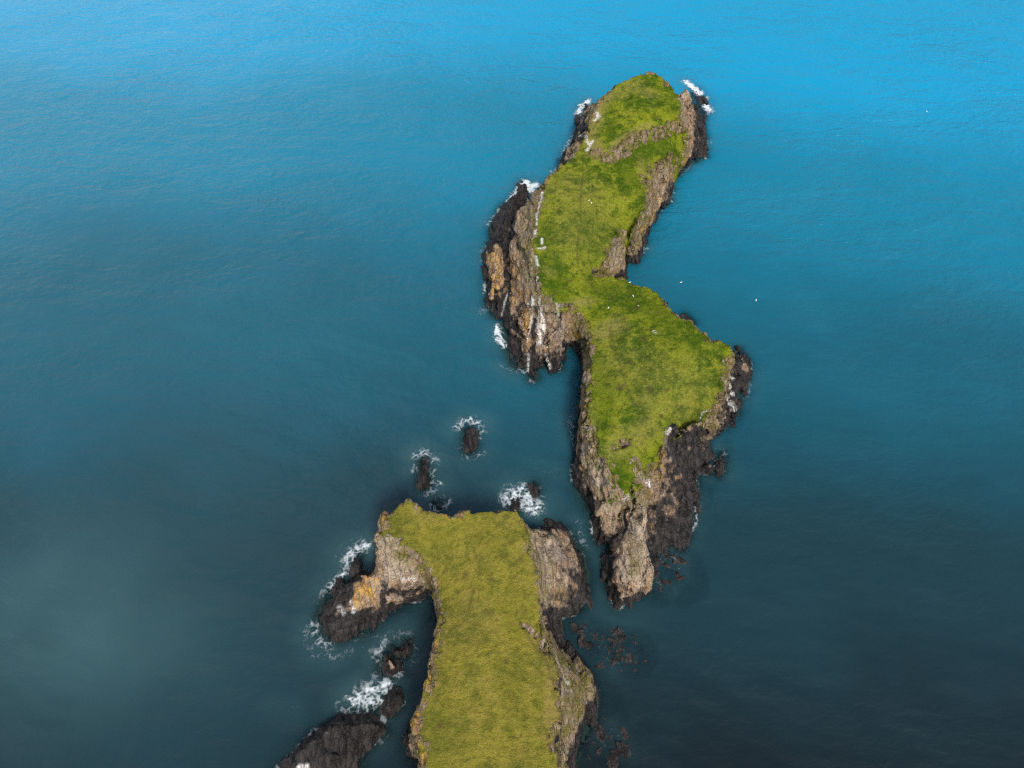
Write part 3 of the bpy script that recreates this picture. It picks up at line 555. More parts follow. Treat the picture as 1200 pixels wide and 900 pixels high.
I_PAINT = [ ('lichen', [(770, 540), (790, 545), (792, 575), (778, 590), (768, 570)], 'area', .35), ('lichen', [(575, 300), (598, 300), (616, 350), (620, 400), (602, 405), (577, 362)], 'area', .62),
 ('smooth', SLAB, 'area', 1), ('smooth', [(612, 214), (620, 228), (604, 260), (593, 292), (580, 290), (572, 268), (586, 244)], 'area', .8),
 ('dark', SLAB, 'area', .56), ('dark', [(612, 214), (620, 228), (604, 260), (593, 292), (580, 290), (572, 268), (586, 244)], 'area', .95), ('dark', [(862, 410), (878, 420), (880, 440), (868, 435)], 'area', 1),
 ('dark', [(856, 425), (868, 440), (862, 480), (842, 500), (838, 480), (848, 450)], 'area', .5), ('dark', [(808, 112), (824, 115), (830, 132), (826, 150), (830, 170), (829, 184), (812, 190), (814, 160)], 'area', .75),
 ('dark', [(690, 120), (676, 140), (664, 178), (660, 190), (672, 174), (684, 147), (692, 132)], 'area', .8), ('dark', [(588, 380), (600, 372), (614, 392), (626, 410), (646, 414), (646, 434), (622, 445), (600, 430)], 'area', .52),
 ('pale', [(688, 505), (698, 530), (710, 542), (724, 575), (716, 600), (700, 580), (688, 545)], 'area', .7), ('pale', [(742, 586), (750, 586), (756, 605), (755, 640), (762, 664), (760, 678), (734, 690), (727, 680), (733, 640), (738, 605)], 'area', .6),
 ('moss', [(625, 232), (608, 262), (606, 310), (620, 335), (630, 300), (631, 255)], 'area', .85),
 ('rock', [(700, 180), (714, 185), (730, 178), (743, 164), (762, 158), (780, 153), (796, 148)], 2.1, 1.2), ('rock', [(799, 112), (801, 130), (798, 148)], 1.0, .9), ('rock', [(752, 205), (755, 225)], 1.0, .4),
 ('rock', [(722, 523), (736, 518)], 1.2, .8), ('rock', [(744, 540), (750, 556), (746, 574)], 1.3, .85), ('rock', [(712, 545), (722, 560)], .9, .7), ('rock', [(690, 116), (684, 140), (676, 165)], 1.6, .6),
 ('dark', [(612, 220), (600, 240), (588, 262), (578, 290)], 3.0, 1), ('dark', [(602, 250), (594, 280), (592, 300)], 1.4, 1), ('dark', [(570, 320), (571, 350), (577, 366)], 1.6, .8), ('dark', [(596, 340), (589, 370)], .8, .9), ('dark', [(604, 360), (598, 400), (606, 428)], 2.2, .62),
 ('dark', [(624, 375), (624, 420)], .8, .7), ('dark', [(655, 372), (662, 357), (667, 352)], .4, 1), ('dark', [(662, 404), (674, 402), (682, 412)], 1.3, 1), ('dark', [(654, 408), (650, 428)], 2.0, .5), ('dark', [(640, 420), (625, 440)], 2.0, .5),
 ('dark', [(684, 430), (683, 455)], 1, .8), ('dark', [(678, 530), (676, 560), (688, 590), (697, 625)], 1.8, .66), ('dark', [(733, 605), (730, 632)], 1.0, 1), ('dark', [(718, 655), (714, 690)], 2.0, .9), ('dark', [(722, 628), (708, 634)], 1.2, .6),
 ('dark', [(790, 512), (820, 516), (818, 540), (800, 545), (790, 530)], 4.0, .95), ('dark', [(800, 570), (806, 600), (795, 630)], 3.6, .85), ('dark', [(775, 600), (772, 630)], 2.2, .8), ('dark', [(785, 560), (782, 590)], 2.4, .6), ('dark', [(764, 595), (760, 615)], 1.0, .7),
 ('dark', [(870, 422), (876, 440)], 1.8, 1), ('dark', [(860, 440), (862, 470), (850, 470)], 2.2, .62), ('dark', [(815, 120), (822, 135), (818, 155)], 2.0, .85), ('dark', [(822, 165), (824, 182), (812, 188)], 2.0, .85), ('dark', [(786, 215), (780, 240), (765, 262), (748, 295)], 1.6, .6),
 ('dark', [(676, 140), (672, 168), (662, 186)], 1.6, .85), ('dark', [(694, 318), (700, 320)], .8, .8), ('dark', [(688, 120), (684, 135)], 1.2, .9),
 ('pale', [(704, 184), (714, 186), (730, 180), (744, 166), (764, 158), (782, 154)], 1.3, .85), ('pale', [(799, 112), (800, 130), (800, 150)], 1.4, .8), ('pale', [(806, 160), (800, 185), (785, 195), (772, 215), (768, 232)], 1.6, .8), ('pale', [(760, 245), (745, 268), (722, 290), (716, 312)], 1.4, .75),
 ('pale', [(620, 245), (612, 275), (612, 300), (618, 330)], 2.6, .5), ('pale', [(634, 345), (648, 365)], 2.4, .5), ('pale', [(692, 390), (691, 420), (686, 460), (683, 490)], .8, .85), ('pale', [(690, 500), (696, 530), (704, 560), (714, 590)], 1.8, .95), ('pale', [(722, 523), (736, 518)], 1.2, .95), ('pale', [(745, 540), (752, 560), (746, 576)], 1.6, .9),
 ('pale', [(744, 596), (746, 620), (744, 650), (746, 680)], 2.2, .8), ('pale', [(850, 440), (858, 452), (848, 478), (830, 494), (800, 502)], 1.0, .75), ('pale', [(680, 520), (684, 545)], 1.2, .6),
 ('lichen', [(575, 322), (577, 340)], 2.0, .9), ('lichen', [(580, 300), (584, 320), (590, 338)], 1.4, .85), ('lichen', [(606, 345), (612, 365), (616, 385)], 1.6, .85), ('lichen', [(602, 300), (606, 330)], 1.0, .5), ('lichen', [(662, 398), (670, 388), (680, 392), (690, 404)], .9, .7), ('lichen', [(683, 466), (682, 474)], .55, 1.2), ('lichen', [(616, 405), (608, 425)], 1.5, .5),
 ('lichen', [(783, 548), (778, 562)], 1.5, .85), ('lichen', [(780, 528), (778, 536)], .7, .8), ('lichen', [(771, 592), (771, 600)], .9, 1.1), ('lichen', [(764, 612), (772, 615)], .9, .8), ('lichen', [(806, 175), (798, 190), (790, 205), (775, 225), (768, 245), (752, 270)], 1.1, .6), ('lichen', [(790, 95), (804, 108)], .8, .7), ('lichen', [(806, 580), (812, 565)], .9, .4), ('lichen', [(740, 686), (758, 678)], .8, .45), ('lichen', [(692, 130), (688, 150)], 1.2, .4),
 ('moss', [(622, 260), (615, 290), (622, 315)], 2.4, .7), ('moss', [(742, 630), (745, 672)], 1.4, .8), ('moss', [(710, 585), (706, 575)], 1.6, .75), ('moss', [(705, 555), (710, 565)], 1.2, .7), ('moss', [(744, 600), (746, 612)], 1.2, .7), ('moss', [(770, 200), (776, 208), (770, 225)], 1.8, .7), ('moss', [(700, 125), (690, 150)], 2.0, .8), ('moss', [(752, 550), (758, 570)], 1.0, .6), ('moss', [(670, 370), (676, 380)], 1.4, .4),
 ('guano', [(688, 176), (694, 165)], .5, 1), ('guano', [(684, 162), (690, 168)], .5, 1), ('guano', [(628, 300), (630, 312)], .35, 1), ('guano', [(630, 326), (630, 334), (631, 339)], .35, .9), ('guano', [(627, 345), (628, 365), (630, 385), (632, 402)], .62, 1.1), ('guano', [(634, 350), (636, 380), (640, 408)], .5, 1), ('guano', [(620, 355), (622, 375), (618, 400)], .25, .6), ('guano', [(652, 355), (654, 370)], .3, .6), ('guano', [(594, 345), (588, 370)], .25, .6), ('guano', [(640, 415), (645, 432)], .5, .6), ('guano', [(620, 415), (618, 435)], .3, .7),
 ('guano', [(635, 280), (635, 286)], .35, 1.1), ('guano', [(631, 291), (638, 291)], .35, 1.1), ('guano', [(629, 250), (629, 259)], .25, .9), ('guano', [(629, 268), (628, 275)], .25, .9), ('guano', [(598, 268), (598, 274)], .3, .9), ('guano', [(630, 220), (636, 225)], .3, 1), ('guano', [(655, 130), (658, 136)], .3, 0), ('guano', [(700, 134), (702, 138)], .6, 1), ('guano', [(699, 139), (697, 142)], .4, 1),
 ('guano', [(761, 566), (762, 572)], .75, 1.3), ('guano', [(781, 508), (784, 503)], .5, .8), ('guano', [(823, 485), (830, 481)], .3, .8), ('guano', [(821, 490), (822, 495)], .3, .8), ('guano', [(853, 450), (860, 462)], .5, .85), ('guano', [(858, 474), (864, 480)], .7, .9), ('guano', [(850, 440), (860, 444)], .35, .7), ('guano', [(848, 460), (856, 474)], .5, .8), ('guano', [(736, 582), (732, 586)], .5, .7), ('guano', [(779, 349), (777, 346)], .3, .9), ('guano', [(683, 503), (690, 500)], .4, .5),
 ('dry', [(700, 180), (690, 160), (702, 125), (715, 108)], 2.6, .95), ('dry', [(718, 172), (735, 158), (760, 147)], 1.2, .9), ('dry', [(728, 110), (740, 100), (760, 110)], 3, .45), ('dry', [(660, 220), (690, 240), (680, 280)], 9, .35), ('dry', [(640, 215), (634, 240)], 1.6, .6), ('dry', [(668, 358), (690, 352)], 1.5, .85), ('dry', [(640, 316), (648, 320)], 1.4, .6),
 ('dry', [(702, 392), (722, 382)], 3.0, .8), ('dry', [(730, 430), (770, 440), (800, 460)], 9, .3), ('dry', [(760, 500), (720, 530)], 3, .55), ('dry', [(750, 185), (756, 210)], 1.8, .55), ('dry', [(690, 470), (698, 500)], 1.2, .5), ('dry', [(764, 470), (800, 480)], 4, .4),
 ('lush', [(700, 340), (730, 345), (770, 365), (790, 385)], 4, .8), ('lush', [(780, 172), (755, 178), (730, 195), (745, 215)], 3, .8), ('lush', [(720, 160), (716, 145)], 1.8, .7), ('lush', [(790, 112), (786, 128)], 1.8, .6), ('lush', [(645, 330), (660, 345), (648, 300)], 3, .6), ('lush', [(700, 425), (712, 470), (704, 490)], 3, .6), ('lush', [(640, 262), (640, 280)], 2, .6), ('lush', [(735, 560), (725, 545), (742, 545)], 1.8, .7), ('lush', [(810, 400), (790, 395)], 4, .45), ('lush', [(690, 300), (700, 260)], 5, .35),
 ('track', [(683, 182), (683, 205), (680, 235), (680, 262), (676, 290), (678, 312), (690, 330), (702, 348)], .27, .8), ('track', [(714, 385), (724, 420), (735, 455), (746, 478)], .28, .7), ('track', [(716, 400), (722, 412)], .4, .4),
]
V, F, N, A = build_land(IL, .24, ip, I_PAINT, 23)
rt = empty('island', (12, 160, 0), 'long winding island with bright green turf, steep rock cliffs and a low grassy neck', 'island')
SLAB = [(784, 508), (829, 512), (824, 545), (818, 600), (810, 640), (780, 646), (757, 634), (764, 600), (774, 560), (780, 530)]
split_parts(IL, V, F, N, A, rt, [('dark_shelf', SLAB), ('rocky_spur', [(741, 583), (751, 583), (758, 600), (757, 640), (766, 665), (763, 680), (752, 696), (728, 710), (718, 700), (722, 660), (732, 630), (734, 602)]),
    ('rock_ledge', [(698, 176), (714, 180), (727, 172), (740, 156), (762, 144), (782, 140), (798, 138), (806, 156), (792, 158), (778, 166), (764, 172), (748, 172), (737, 184), (712, 194), (700, 188)])])

# ------------------------------------------------------------------ rocks that stand alone in the sea
def sea_rock(name, outline, ridges, seed, label, cat, paint=(), voxel=.15, amt=.36, wet=(5, 7), group=None):
    L = solve(outline, ridges, .15, pad=3.0, warp=.3, seed=seed)
    V, F, N, A = build_land(L, voxel, None, list(paint), seed, wet, amt, .95)
    c = pts(outline).mean(0); c[2] = 0
    o = link(name, V, F, M_LAND, A, N, None, c)
    return tag(o, label, cat, group), L
ROCKS = []
def sr(*a, **k):
    o, L = sea_rock(*a, **k); ROCKS.append((o, L)); return o
sr('sea_stack', [(543, 505), (547, 500), (555, 501), (559, 511), (558, 527), (549, 532), (543, 527)], [[(549, 506, 2.6), (551, 516, 2.4), (550, 525, 1.4)]], 31,
   'squat dark brown sea stack ringed by surf, farther of the two off the headland', 'sea stack', [('pale', [(549, 510), (551, 520)], .6, .6)])
sr('sea_stack', [(490, 552), (493, 540), (497, 536), (500, 541), (504, 560), (503, 572), (494, 574), (489, 567)], [[(496, 541, 2.2), (497, 552, 2.6), (498, 566, 1.4)]], 32,
   'narrow pointed dark sea stack trailing surf, nearer of the two off the headland', 'sea stack')
sr('sea_rock', [(621, 571), (626, 566), (632, 570), (631, 580), (624, 583)], [[(626, 570, 1.0), (627, 578, .8)]], 33,
   'small black rock at the far edge of white surf, between headland and island', 'rock')
sr('sea_rock', [(598, 591), (602, 583), (609, 584), (612, 592), (607, 600), (600, 600)], [[(604, 588, 1.3), (605, 596, 1.0)]], 34,
   'streaked black rock half buried in white surf behind the far grass edge of the headland', 'rock', [('guano', [(604, 586), (604, 598)], .18, .7), ('guano', [(608, 587), (608, 598)], .14, .7)])
sr('sea_rock', [(507, 592), (511, 587), (517, 589), (519, 595), (512, 599)], [[(513, 592, 1.1)]], 35, 'little black rock peeking out behind the grassy north edge of the headland', 'rock')
sr('sea_rock', [(412, 668), (416, 656), (420, 650), (424, 653), (424, 664), (420, 676), (414, 676)], [[(419, 656, 2.0), (419, 669, 1.4)]], 36, 'upright black rock in white surf beside the orange lichened headland arm', 'rock')
sr('sea_rock', [(445, 778), (447, 768), (454, 764), (461, 769), (469, 776), (468, 790), (458, 795), (447, 790)], [[(455, 772, 2.2), (461, 780, 2.4), (455, 787, 1.6)]], 37,
   'grey brown rock with a smooth domed top in the cove beside the headland', 'rock', wet=(.8, 2.2))
sr('sea_rock', [(458, 763), (459, 756), (464, 758), (469, 757), (477, 751), (483, 753), (482, 763), (473, 773), (466, 771)], [[(463, 762, 1.2), (471, 765, 1.4), (479, 756, 1.0)]], 38,
   'cleft black rock touching the domed rock in the cove, almost awash', 'rock')
sr('sea_rock', [(434, 833), (446, 824), (456, 812), (464, 806), (471, 812), (473, 823), (464, 836), (450, 843), (438, 842)], [[(446, 832, 1.0), (459, 824, 1.8), (467, 815, 1.3)]], 39,
   'wedge shaped black rock with surf over one end, between domed rock and broad slab', 'rock')
sr('sea_rock', [(318, 915), (335, 892), (354, 872), (372, 855), (392, 843), (413, 835), (440, 838), (456, 850), (452, 863), (440, 872), (428, 884), (415, 910), (380, 940), (330, 940)],
   [[(345, 895, 1.6), (362, 872, 2.2), (395, 853, 2.6), (430, 849, 2.0), (446, 853, 1.2)], [(380, 890, 2.8), (415, 868, 2.2)], [(378, 884, 3.2), (398, 886, 3.2)]], 40,
   'broad low brown rock slab, largest of the rocks standing alone in the sea', 'rock', [('moss', [(380, 884), (398, 884)], 1.0, .7), ('pale', [(358, 868), (370, 880)], .5, .5), ('lichen', [(386, 892), (400, 896)], .5, .4), ('guano', [(352, 898), (360, 899)], .5, .9)], wet=(2.2, 4.6), voxel=.18)
sr('sea_rock', [(820, 545), (826, 538), (834, 532), (838, 540), (837, 553), (829, 556)], [[(827, 546, 1.4), (833, 546, 1.8)]], 41, 'flat faced slate grey boulder at the foot of the dark sloping island shelf', 'rock', [('pale', [(828, 545), (832, 548)], .8, .25)], wet=(1.0, 3.4))
sr('sea_rock', [(839, 552), (841, 536), (847, 530), (851, 538), (847, 552), (842, 560)], [[(845, 540, .9), (844, 550, .7)]], 42, 'low black rock awash just outside the slate grey boulder', 'rock')
sr('sea_rock', [(796, 372), (803, 368), (809, 373), (813, 379), (806, 382)], [[(805, 374, 1.0)]], 43, 'black rock sliver showing behind the curved grass edge of the island, seaward side', 'rock')

# boulders awash over the reef east of the headland
def boulder_mesh(seed):
    import bmesh
    bm = bmesh.new(); bmesh.ops.create_icosphere(bm, subdivisions=4, radius=1)
    v = np.array([q.co[:] for q in bm.verts])
    r = 1 + .42 * noise(*(v * 1.3).T, s=seed) + .16 * noise(*(v * 3.1).T, s=seed + 1) + .07 * noise(*(v * 7).T, s=seed + 2)
    cut = np.random.RandomState(seed).normal(size=(7, 3)); cut /= np.linalg.norm(cut, axis=1)[:, None]
    v = v * r[:, None] * np.array([1.0, .75, .6])
    for c in cut: 
        d = v @ c - .62; v = v - np.where(d > 0, d, 0)[:, None] * c * .9
    for q, co in zip(bm.verts, v): q.co = co
    me = bpy.data.meshes.new('boulder'); bm.to_mesh(me); bm.free(); me.materials.append(M_LAND)
    for p in me.polygons: p.use_smooth = True
    for k, val in (('dark', 1.6), ('massive', 1.0)):
        a = me.attributes.new(k, 'FLOAT', 'POINT'); a.data.foreach_set('value', np.full(len(me.vertices), val, np.float32))
    return me
BM = [boulder_mesh(s) for s in (3, 8, 15, 21, 34)]
rs = np.random.RandomState(7)
REEF = [(683, 738), (690, 742), (701, 748), (708, 752), (718, 748), (728, 758), (735, 766), (722, 770), (716, 780), (740, 752), (732, 778), (726, 742), (676, 742), (744, 764), (694, 756), (712, 764), (735, 876), (709, 862), (716, 884), (704, 882), (690, 868), (722, 858),
        (770, 655), (778, 662), (786, 654), (768, 672), (776, 680), (760, 690), (784, 672), (792, 660)]
REEF_P = pts(REEF); n0 = len(REEF_P)
REEF_P = np.vstack([REEF_P] + [REEF_P + np.column_stack([rs.normal(0, 1.1, n0), rs.normal(0, 1.0, n0), np.zeros(n0)]) for _ in range(3)])
for i, p in enumerate(REEF_P):
    o = bpy.data.objects.new('boulder', BM[i % 5]); COL.objects.link(o)
    s = float(np.clip(rs.lognormal(-.15, .5), .28, 2.2)); up = rs.uniform(-.54, -.20) * s
    o.location = (p[0], p[1], up); o.rotation_euler = (rs.uniform(-.6, .6), rs.uniform(-.6, .6), rs.uniform(0, 6.28)); o.scale = (s * rs.uniform(.9, 1.6), s, s * .55)
    if i % n0 < 22: tag(o, 'small black boulder barely breaking the dark water over the reef beside the headland', 'boulder', 'boulders awash over the reef')
    else: tag(o, 'small black boulder barely breaking foam flecked water beside the pale rocky spur', 'boulder', 'boulders awash by the spur')

# ------------------------------------------------------------------ seabed and sea
def axis(lo, hi, step, far):
    c = list(np.arange(lo, hi + step / 2, step)); s = step
    while c[-1] < far: s *= 1.35; c.append(c[-1] + s)
    s = step
    while c[0] > -far: s *= 1.35; c.insert(0, c[0] - s)
    return np.array(c)
def grid_faces(nx, ny):
    idx = np.arange(nx * ny).reshape(nx, ny)
    return np.stack([idx[:-1, :-1], idx[1:, :-1], idx[1:, 1:], idx[:-1, 1:]], -1).reshape(-1, 4)
ALL = [HL, IL] + [L for _, L in ROCKS]
REEFS = [([(668, 740), (690, 750), (720, 760), (742, 765)], 4.5, 1.0), ([(668, 730), (660, 740)], 4, .9), ([(700, 860), (720, 880), (705, 899)], 5, .85), ([(700, 800), (715, 840)], 4, .55), ([(680, 899), (690, 940)], 6, .9),
         ([(770, 655), (785, 670), (770, 690)], 3.6, 1.0), ([(800, 640), (815, 610), (825, 570)], 2.4, .8), ([(812, 660), (818, 690), (800, 700)], 2.6, .6), ([(850, 545), (850, 520)], 2, .7), ([(880, 440), (872, 480)], 1.8, .6), ([(410, 850), (350, 890)], 4, .6), ([(440, 800), (420, 825)], 3, .6)]
def region_depth(x, y):                 # sea floor falling away from the shore, sloped to drive the painted sheen
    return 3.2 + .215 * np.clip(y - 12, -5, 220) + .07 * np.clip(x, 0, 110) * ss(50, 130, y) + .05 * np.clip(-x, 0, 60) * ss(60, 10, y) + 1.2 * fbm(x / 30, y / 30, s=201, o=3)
def bed_depth(x, y):
    base = region_depth(x, y)
    land = np.full(x.shape, -99.0)
    for L in ALL:
        m = (x > L.x0 + .5) & (x < L.x0 + L.c * (L.h.shape[0] - 2)) & (y > L.y0 + .5) & (y < L.y0 + L.c * (L.h.shape[1] - 2))
        if m.any(): land[m] = np.maximum(land[m], hsample(L, x[m], y[m]))
    d = np.where(land > -90, np.minimum(base, np.where(land > -4.0, -land, base)), base)
    rf = np.zeros(x.shape)
    for l, rad, a in REEFS: rf = np.maximum(rf, a * (1 - ss(.2 * rad, 1.3 * rad, ldist(pts(l), x, y))))
    top = .5 + .9 * np.abs(fbm(x / 1.6, y / 1.6, s=205, o=4, g=.6)) + 1.5 * (1 - rf)
    return np.where(rf > .02, np.minimum(d, top + 6 * (1 - ss(0, .3, rf))), d)
ax = axis(-45, 62, .5, 6000); ay = axis(-20, 205, .5, 6000)
X, Y = np.meshgrid(ax, ay, indexing='ij'); x, y = X.ravel(), Y.ravel()
bd = bed_depth(x, y)
M_BED = plain('kelp_covered_seabed', (.045, .040, .030), .9)
o = link('seabed', np.stack([x, y, -np.maximum(bd, .25) - .15], -1), grid_faces(len(ax), len(ay)), M_BED); tag(o, kind='structure')

# ------------------------------------------------------------------ surf: lacy patches where swell meets rock
SURF = [  # line of photograph points at sea level, reach in metres, strength
 ([(536, 500), (543, 494), (552, 493), (563, 497)], 1.7, 1.0), ([(566, 505), (562, 512)], 1.3, .7), ([(545, 534), (556, 535), (566, 531)], 1.5, .62), ([(542, 520), (540, 530)], .8, .5),
 ([(486, 535), (494, 529), (503, 533), (510, 540)], 1.6, .9), ([(486, 552), (485, 548)], 1.2, .75), ([(507, 552), (509, 565), (516, 568)], 1.3, .85), ([(500, 579), (510, 576)], 1.4, .7), ([(519, 570), (520, 580), (508, 585)], .9, .5),
 ([(505, 594), (512, 597), (520, 594), (526, 588)], 1.4, .8), ([(594, 586), (600, 578), (610, 576), (620, 586), (628, 594)], 2.8, 1.1), ([(606, 592), (618, 596), (628, 600)], 2.0, 1.1), ([(588, 592), (592, 580), (604, 572)], 1.7, .6), ([(634, 572), (636, 582)], 1.3, .6), ([(612, 575), (620, 578)], 1.5, .9),
 ([(408, 660), (412, 650), (420, 642), (430, 640)], 2.2, 1.05), ([(400, 652), (410, 640), (424, 634)], 2.0, .6), ([(410, 668), (418, 672)], 1.4, 1.0), ([(402, 672), (390, 686), (382, 694)], 1.5, .95), ([(378, 694), (372, 706)], 1.4, .5), ([(366, 735), (372, 750), (384, 756)], 1.8, .85), ([(360, 742), (370, 765), (392, 770), (410, 762)], 1.6, .62), ([(372, 725), (366, 730)], 1.0, .6), ([(396, 752), (420, 750), (440, 745)], .9, .45),
 ([(440, 770), (445, 760), (455, 752)], 1.6, .8), ([(446, 745), (465, 745), (480, 745)], 1.3, .55), ([(486, 752), (489, 765), (484, 775)], 1.0, .6), ([(438, 785), (442, 795)], 1.2, .6), ([(430, 758), (437, 762)], 1.0, .5),
 ([(414, 822), (424, 812), (440, 810), (452, 806)], 2.4, 1.1), ([(418, 826), (430, 822), (440, 818)], 2.0, 1.15), ([(446, 800), (458, 800)], 1.6, .7), ([(398, 824), (402, 834)], 1.4, .6), ([(448, 842), (453, 844)], .7, .8), ([(436, 874), (446, 868)], .9, .6), ([(440, 790), (446, 800)], 1.4, .5), ([(350, 899), (358, 898)], .8, 1.0),
 ([(612, 212), (604, 226), (594, 240)], 1.2, .8), ([(616, 214), (618, 224), (624, 222), (628, 217)], 1.6, 1.15), ([(580, 256), (572, 262)], 1.4, .65), ([(568, 290), (566, 305)], 1.2, .5), ([(564, 330), (566, 345)], 1.0, .35), ([(570, 362), (564, 366)], 1.3, .6), ([(582, 384), (584, 396), (590, 405)], 1.3, .95), ([(588, 428), (596, 432), (604, 437)], 1.1, .7), ([(586, 392), (582, 388)], 1.2, .7),
 ([(690, 118), (682, 124), (677, 134)], 1.4, .95), ([(672, 160), (664, 172), (660, 182)], 1.3, .7), ([(655, 196), (648, 202)], 1.0, .6), ([(804, 96), (812, 103), (820, 110)], 1.6, 1.1), ([(827, 124), (831, 130)], 1.6, 1.05), ([(828, 114), (826, 118)], 1.2, .7), ([(830, 165), (829, 172)], 1.2, .55), ([(812, 192), (808, 196)], 1.0, .5), ([(788, 222), (787, 236)], .9, .6), ([(750, 291), (758, 291)], .8, .8),
 ([(878, 440), (876, 452), (872, 466)], 1.4, .6), ([(866, 408), (872, 411)], .8, .5), ([(668, 490), (672, 505), (673, 516)], 1.6, .62), ([(670, 518), (674, 524)], 1.0, .5), ([(676, 612), (680, 625), (686, 640)], 1.6, .55), ([(704, 655), (706, 648)], 1.0, .55), ([(714, 700), (718, 708), (728, 712)], 1.1, .5), ([(816, 585), (815, 600), (812, 614)], .8, .85), ([(812, 622), (806, 636)], .8, .5),
 ([(764, 652), (776, 655), (786, 652), (796, 656)], 1.1, .6), ([(770, 682), (780, 686)], .9, .55), ([(764, 660), (768, 680)], .8, .5), ([(794, 664), (797, 668)], .7, .5), ([(844, 548), (850, 556), (848, 540)], 1.2, .55), ([(838, 524), (846, 526)], 1.0, .5), ([(820, 558), (828, 560)], .6, .4),
 ([(728, 762), (734, 768)], .8, .55), ([(712, 772), (718, 782), (724, 776)], .9, .5), ([(686, 738), (694, 746)], .9, .42), ([(700, 746), (706, 752)], .6, .4), ([(716, 856), (724, 862)], .8, .45), ([(492, 700), (500, 696)], 1.0, .5), ([(700, 868), (708, 872)], .7, .35), ([(732, 870), (738, 882)], .6, .35),
 ([(560, 548), (600, 556)], 2.0, .22), ([(625, 545), (650, 556)], 2.5, .3), ([(320, 828), (346, 832)], 1.4, .28), ([(735, 606), (733, 632)], .1, 0)]
ax = axis(-190, 190, .95, 9000); ay = axis(-30, 300, .95, 9000)
def dense(a, lo, hi, st): 
    m = (a > lo) & (a < hi); return np.unique(np.concatenate([a[~m], np.arange(lo, hi, st)]))
ax = dense(ax, -45, 60, .45); ay = dense(ay, -10, 195, .45)
X, Y = np.meshgrid(ax, ay, indexing='ij'); x, y = X.ravel(), Y.ravel()
bd = bed_depth(x, y)
near = ss(330, 200, np.hypot(x, y - 120))
sw = (.16 * noise(.20 * (x * .42 + y * .9), .07 * (x * .9 - y * .42), s=301) + .09 * noise(.42 * (x * .2 + y * .97), .16 * (x * .97 - y * .2), s=302)) * near
sw *= .25 + .75 * ss(.3, 4, bd)
c1 = P(55, 695); c2 = P(140, 760)
silt = .62 * np.exp(-(((x - c1[0]) / 17) ** 2 + ((y - c1[1]) / 14) ** 2)) + .40 * np.exp(-(((x - c2[0]) / 17) ** 2 + ((y - c2[1]) / 11) ** 2))
for (px, py, rad, a) in ((655, 700, 3, 0), (715, 730, 4, .16), (745, 722, 5, .10)):
    c = P(px, py); silt = silt + a * np.exp(-((x - c[0]) ** 2 + (y - c[1]) ** 2) / rad ** 2)
for l, rad, a in SURF:                   # water whitened by fine bubbles round the surf
    q = pts(l); m = (np.abs(x - q[:, 0].mean()) < 14) & (np.abs(y - q[:, 1].mean()) < 14)
    silt[m] = np.maximum(silt[m], .55 * a * np.exp(-(ldist(q, x[m], y[m]) / (1.1 + 1.1 * rad)) ** 2))
silt *= .85 + .28 * fbm(x / 12, y / 12, s=310, o=2)
sea = link('sea', np.stack([x, y, sw], -1), grid_faces(len(ax), len(ay)), M_SEA, {'depth': np.maximum(bd, 0.02), 'sheen_depth': region_depth(x, y), 'silt': np.clip(silt, 0, 1)}); tag(sea, kind='structure')

def foam_lace(gx, gy, wx, wy, den):      # filaments that thicken and merge where the surf is strongest
    wd = .06 + .17 * den
    n1 = np.abs(noise((gx + 1.3 * wx) / 1.25, (gy + 1.3 * wy) / 1.25, s=421)); n2 = np.abs(noise((gx + .9 * wx) / .62, (gy + .9 * wy) / .62, s=423))
    l = np.maximum(np.clip(1 - n1 / wd, 0, 1), .8 * np.clip(1 - n2 / (wd * 1.1), 0, 1))
    return den * (.12 + .80 * l ** 1.2) + .32 * ss(.80, 1.15, den + .40 * noise(gx / .8, gy / .8, s=427))
st = .11
done = {}
for l, rad, a in SURF:
    if a <= 0: continue
    if l[0][1] < 400: a *= 1.35; rad *= 1.15
    q = pts(l); r2 = rad * 1.9
    i0, i1 = int((q[:, 0].min() - r2) / st), int((q[:, 0].max() + r2) / st) + 1
    j0, j1 = int((q[:, 1].min() - r2) / st), int((q[:, 1].max() + r2) / st) + 1
    I, J = np.meshgrid(np.arange(i0, i1), np.arange(j0, j1), indexing='ij'); I, J = I.ravel(), J.ravel()
    gx, gy = I * st, J * st
    wx = .55 * fbm(gx / 1.6, gy / 1.6, s=401, o=3); wy = .55 * fbm(gx / 1.6, gy / 1.6, s=411, o=3)
    d = ldist(q, gx + wx, gy + wy); den = .86 * a * (1 - ss(0, rad * 1.35, d))
    f = foam_lace(gx, gy, wx, wy, den)
    k = f > .10
    for i_, j_, f_ in zip(I[k], J[k], f[k]):
        if f_ > done.get((i_, j_), 0): done[(i_, j_)] = f_
for L, am in [(HL, .74), (IL, .74)] + [(L, .7) for _, L in ROCKS]:      # thin wash along every waterline
    i0, i1 = int(L.X.min() / st) + 1, int(L.X.max() / st); j0, j1 = max(int(L.Y.min() / st) + 1, int(8 / st)), int(L.Y.max() / st)
    I, J = np.meshgrid(np.arange(i0, i1), np.arange(j0, j1), indexing='ij'); I, J = I.ravel(), J.ravel()
    sdv = hsample(L, I * st, J * st, L.sd); m = (sdv > -1.3) & (sdv < .5); I, J, sdv = I[m], J[m], sdv[m]; gx, gy = I * st, J * st
    wx = .55 * fbm(gx / 1.6, gy / 1.6, s=401, o=3); wy = .55 * fbm(gx / 1.6, gy / 1.6, s=411, o=3)
    den = am * ss(-.30, .50, noise(gx / 6, gy / 6, s=441) + .4 * noise(gx / 2, gy / 2, s=443)) * ss(-1.2, -.15, sdv + .5 * wx)
    f = foam_lace(gx, gy, wx, wy, den); k = f > .10
    for i_, j_, f_ in zip(I[k], J[k], f[k]):
        if f_ > done.get((i_, j_), 0): done[(i_, j_)] = f_
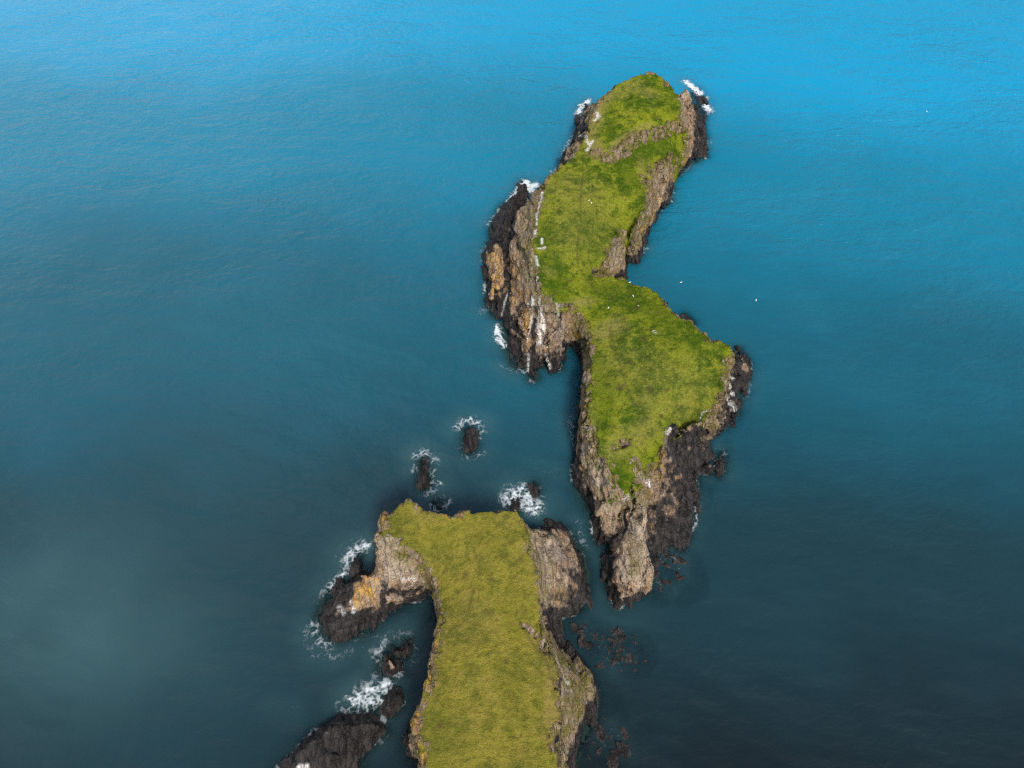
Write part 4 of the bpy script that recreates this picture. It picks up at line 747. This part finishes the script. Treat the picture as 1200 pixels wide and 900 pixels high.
K = np.array(list(done.keys())); Fv = np.array(list(done.values()))
lut = {tuple(k): i for i, k in enumerate(K)}
vid = {}; VX = []; faces = []
cx = (K * st)
land = np.full(len(K), -9.0)
for L in ALL:
    m = (cx[:, 0] > L.x0 + .5) & (cx[:, 0] < L.x0 + L.c * (L.h.shape[0] - 2)) & (cx[:, 1] > L.y0 + .5) & (cx[:, 1] < L.y0 + L.c * (L.h.shape[1] - 2))
    land[m] = np.maximum(land[m], hsample(L, cx[m, 0], cx[m, 1]))
acc = {}
for (i, j), f, h in zip(K, Fv, land):
    if h > .9: continue
    c = []
    for a, b in ((0, 0), (1, 0), (1, 1), (0, 1)):
        key = (i + a, j + b)
        if key not in vid: vid[key] = len(VX); VX.append(((i + a - .5) * st, (j + b - .5) * st)); acc[key] = [0, 0]
        acc[key][0] += f; acc[key][1] += 1; c.append(vid[key])
    faces.append(c)
VX = np.array(VX); fv = np.array([s / 4 for s, n in acc.values()])
fx, fy = VX.T
import bisect
def grid_interp(ax, ay, Z, x, y):
    i = np.clip(np.searchsorted(ax, x) - 1, 0, len(ax) - 2); j = np.clip(np.searchsorted(ay, y) - 1, 0, len(ay) - 2)
    a = (x - ax[i]) / (ax[i + 1] - ax[i]); b = (y - ay[j]) / (ay[j + 1] - ay[j])
    return Z[i, j] * (1 - a) * (1 - b) + Z[i + 1, j] * a * (1 - b) + Z[i, j + 1] * (1 - a) * b + Z[i + 1, j + 1] * a * b
fz = grid_interp(ax, ay, sw.reshape(X.shape), fx, fy) + .05 + .10 * np.clip(fv, 0, 1.5) * (1 + fbm(fx / .6, fy / .6, s=431, o=3))
o = link('surf', np.stack([fx, fy, fz], -1), np.array(faces), M_FOAM, {'foam': fv}); tag(o, kind='stuff')

# ------------------------------------------------------------------ gulls
M_GULL = plain('white_feathers', (.82, .82, .80))
def gull_mesh():
    import bmesh
    bm = bmesh.new(); secs = [(-.30, .015, .10), (-.22, .05, .10), (-.10, .095, .10), (.05, .11, .11), (.16, .075, .14), (.21, .05, .20), (.25, .052, .235), (.29, .042, .235), (.32, .018, .225), (.37, .008, .22)]
    rings = []
    for (u, r, zc) in secs: rings.append([bm.verts.new((u, r * math.cos(t), zc + r * .85 * math.sin(t))) for t in np.linspace(0, 2 * math.pi, 10, endpoint=False)])
    for a, b in zip(rings[:-1], rings[1:]):
        for k in range(10): bm.faces.new((a[k], a[(k + 1) % 10], b[(k + 1) % 10], b[k]))
    bm.faces.new(rings[0][::-1]); bm.faces.new(rings[-1])
    for s in (-1, 1):                                           # folded wings, tips crossing the tail
        p = [(.12, .07 * s, .18), (.02, .12 * s, .19), (-.15, .10 * s, .17), (-.38, .02 * s, .15), (-.12, .03 * s, .215), (.08, .03 * s, .215)]
        v = [bm.verts.new(q) for q in p] + [bm.verts.new((q[0], q[1], q[2] - .03)) for q in p]
        bm.faces.new(v[:6]); bm.faces.new(v[11:5:-1])
        for k in range(6): bm.faces.new((v[k], v[(k + 1) % 6], v[6 + (k + 1) % 6], v[6 + k]))
    bmesh.ops.recalc_face_normals(bm, faces=bm.faces)
    me = bpy.data.meshes.new('gull'); bm.to_mesh(me); bm.free(); me.materials.append(M_GULL)
    for p in me.polygons: p.use_smooth = True
    return me
GM = gull_mesh()
def gull(p, rz, label, group, sc=.95):
    o = bpy.data.objects.new('gull', GM); COL.objects.link(o); o.location = p; o.rotation_euler = (0, 0, rz); o.scale = (sc,) * 3
    tag(o, label, 'gull', group)
for (px, py, rz, lb) in ((798, 331, .3, 'white gull floating on the sea close off the notch in the island'), (886, 352, 1.2, 'white gull floating on the sea farther out from the grassy island neck'),
                         (1086, 131, 2.2, 'white gull floating alone far out on the bright blue sea')):
    p = P(px, py); p[2] = -.04; gull(p, rz, lb, 'gulls on the water')
for (px, py, rz) in ((738, 331, .4), (742, 347, 1.9), (749, 359, 2.8), (713, 361, .9), (693, 238, 2.0), (690, 235, .1)):
    p = hit(IL, px, py); gull(p - np.array([0, 0, .05]), rz, 'white gull resting on the turf of the island', 'gulls on the turf', .85)
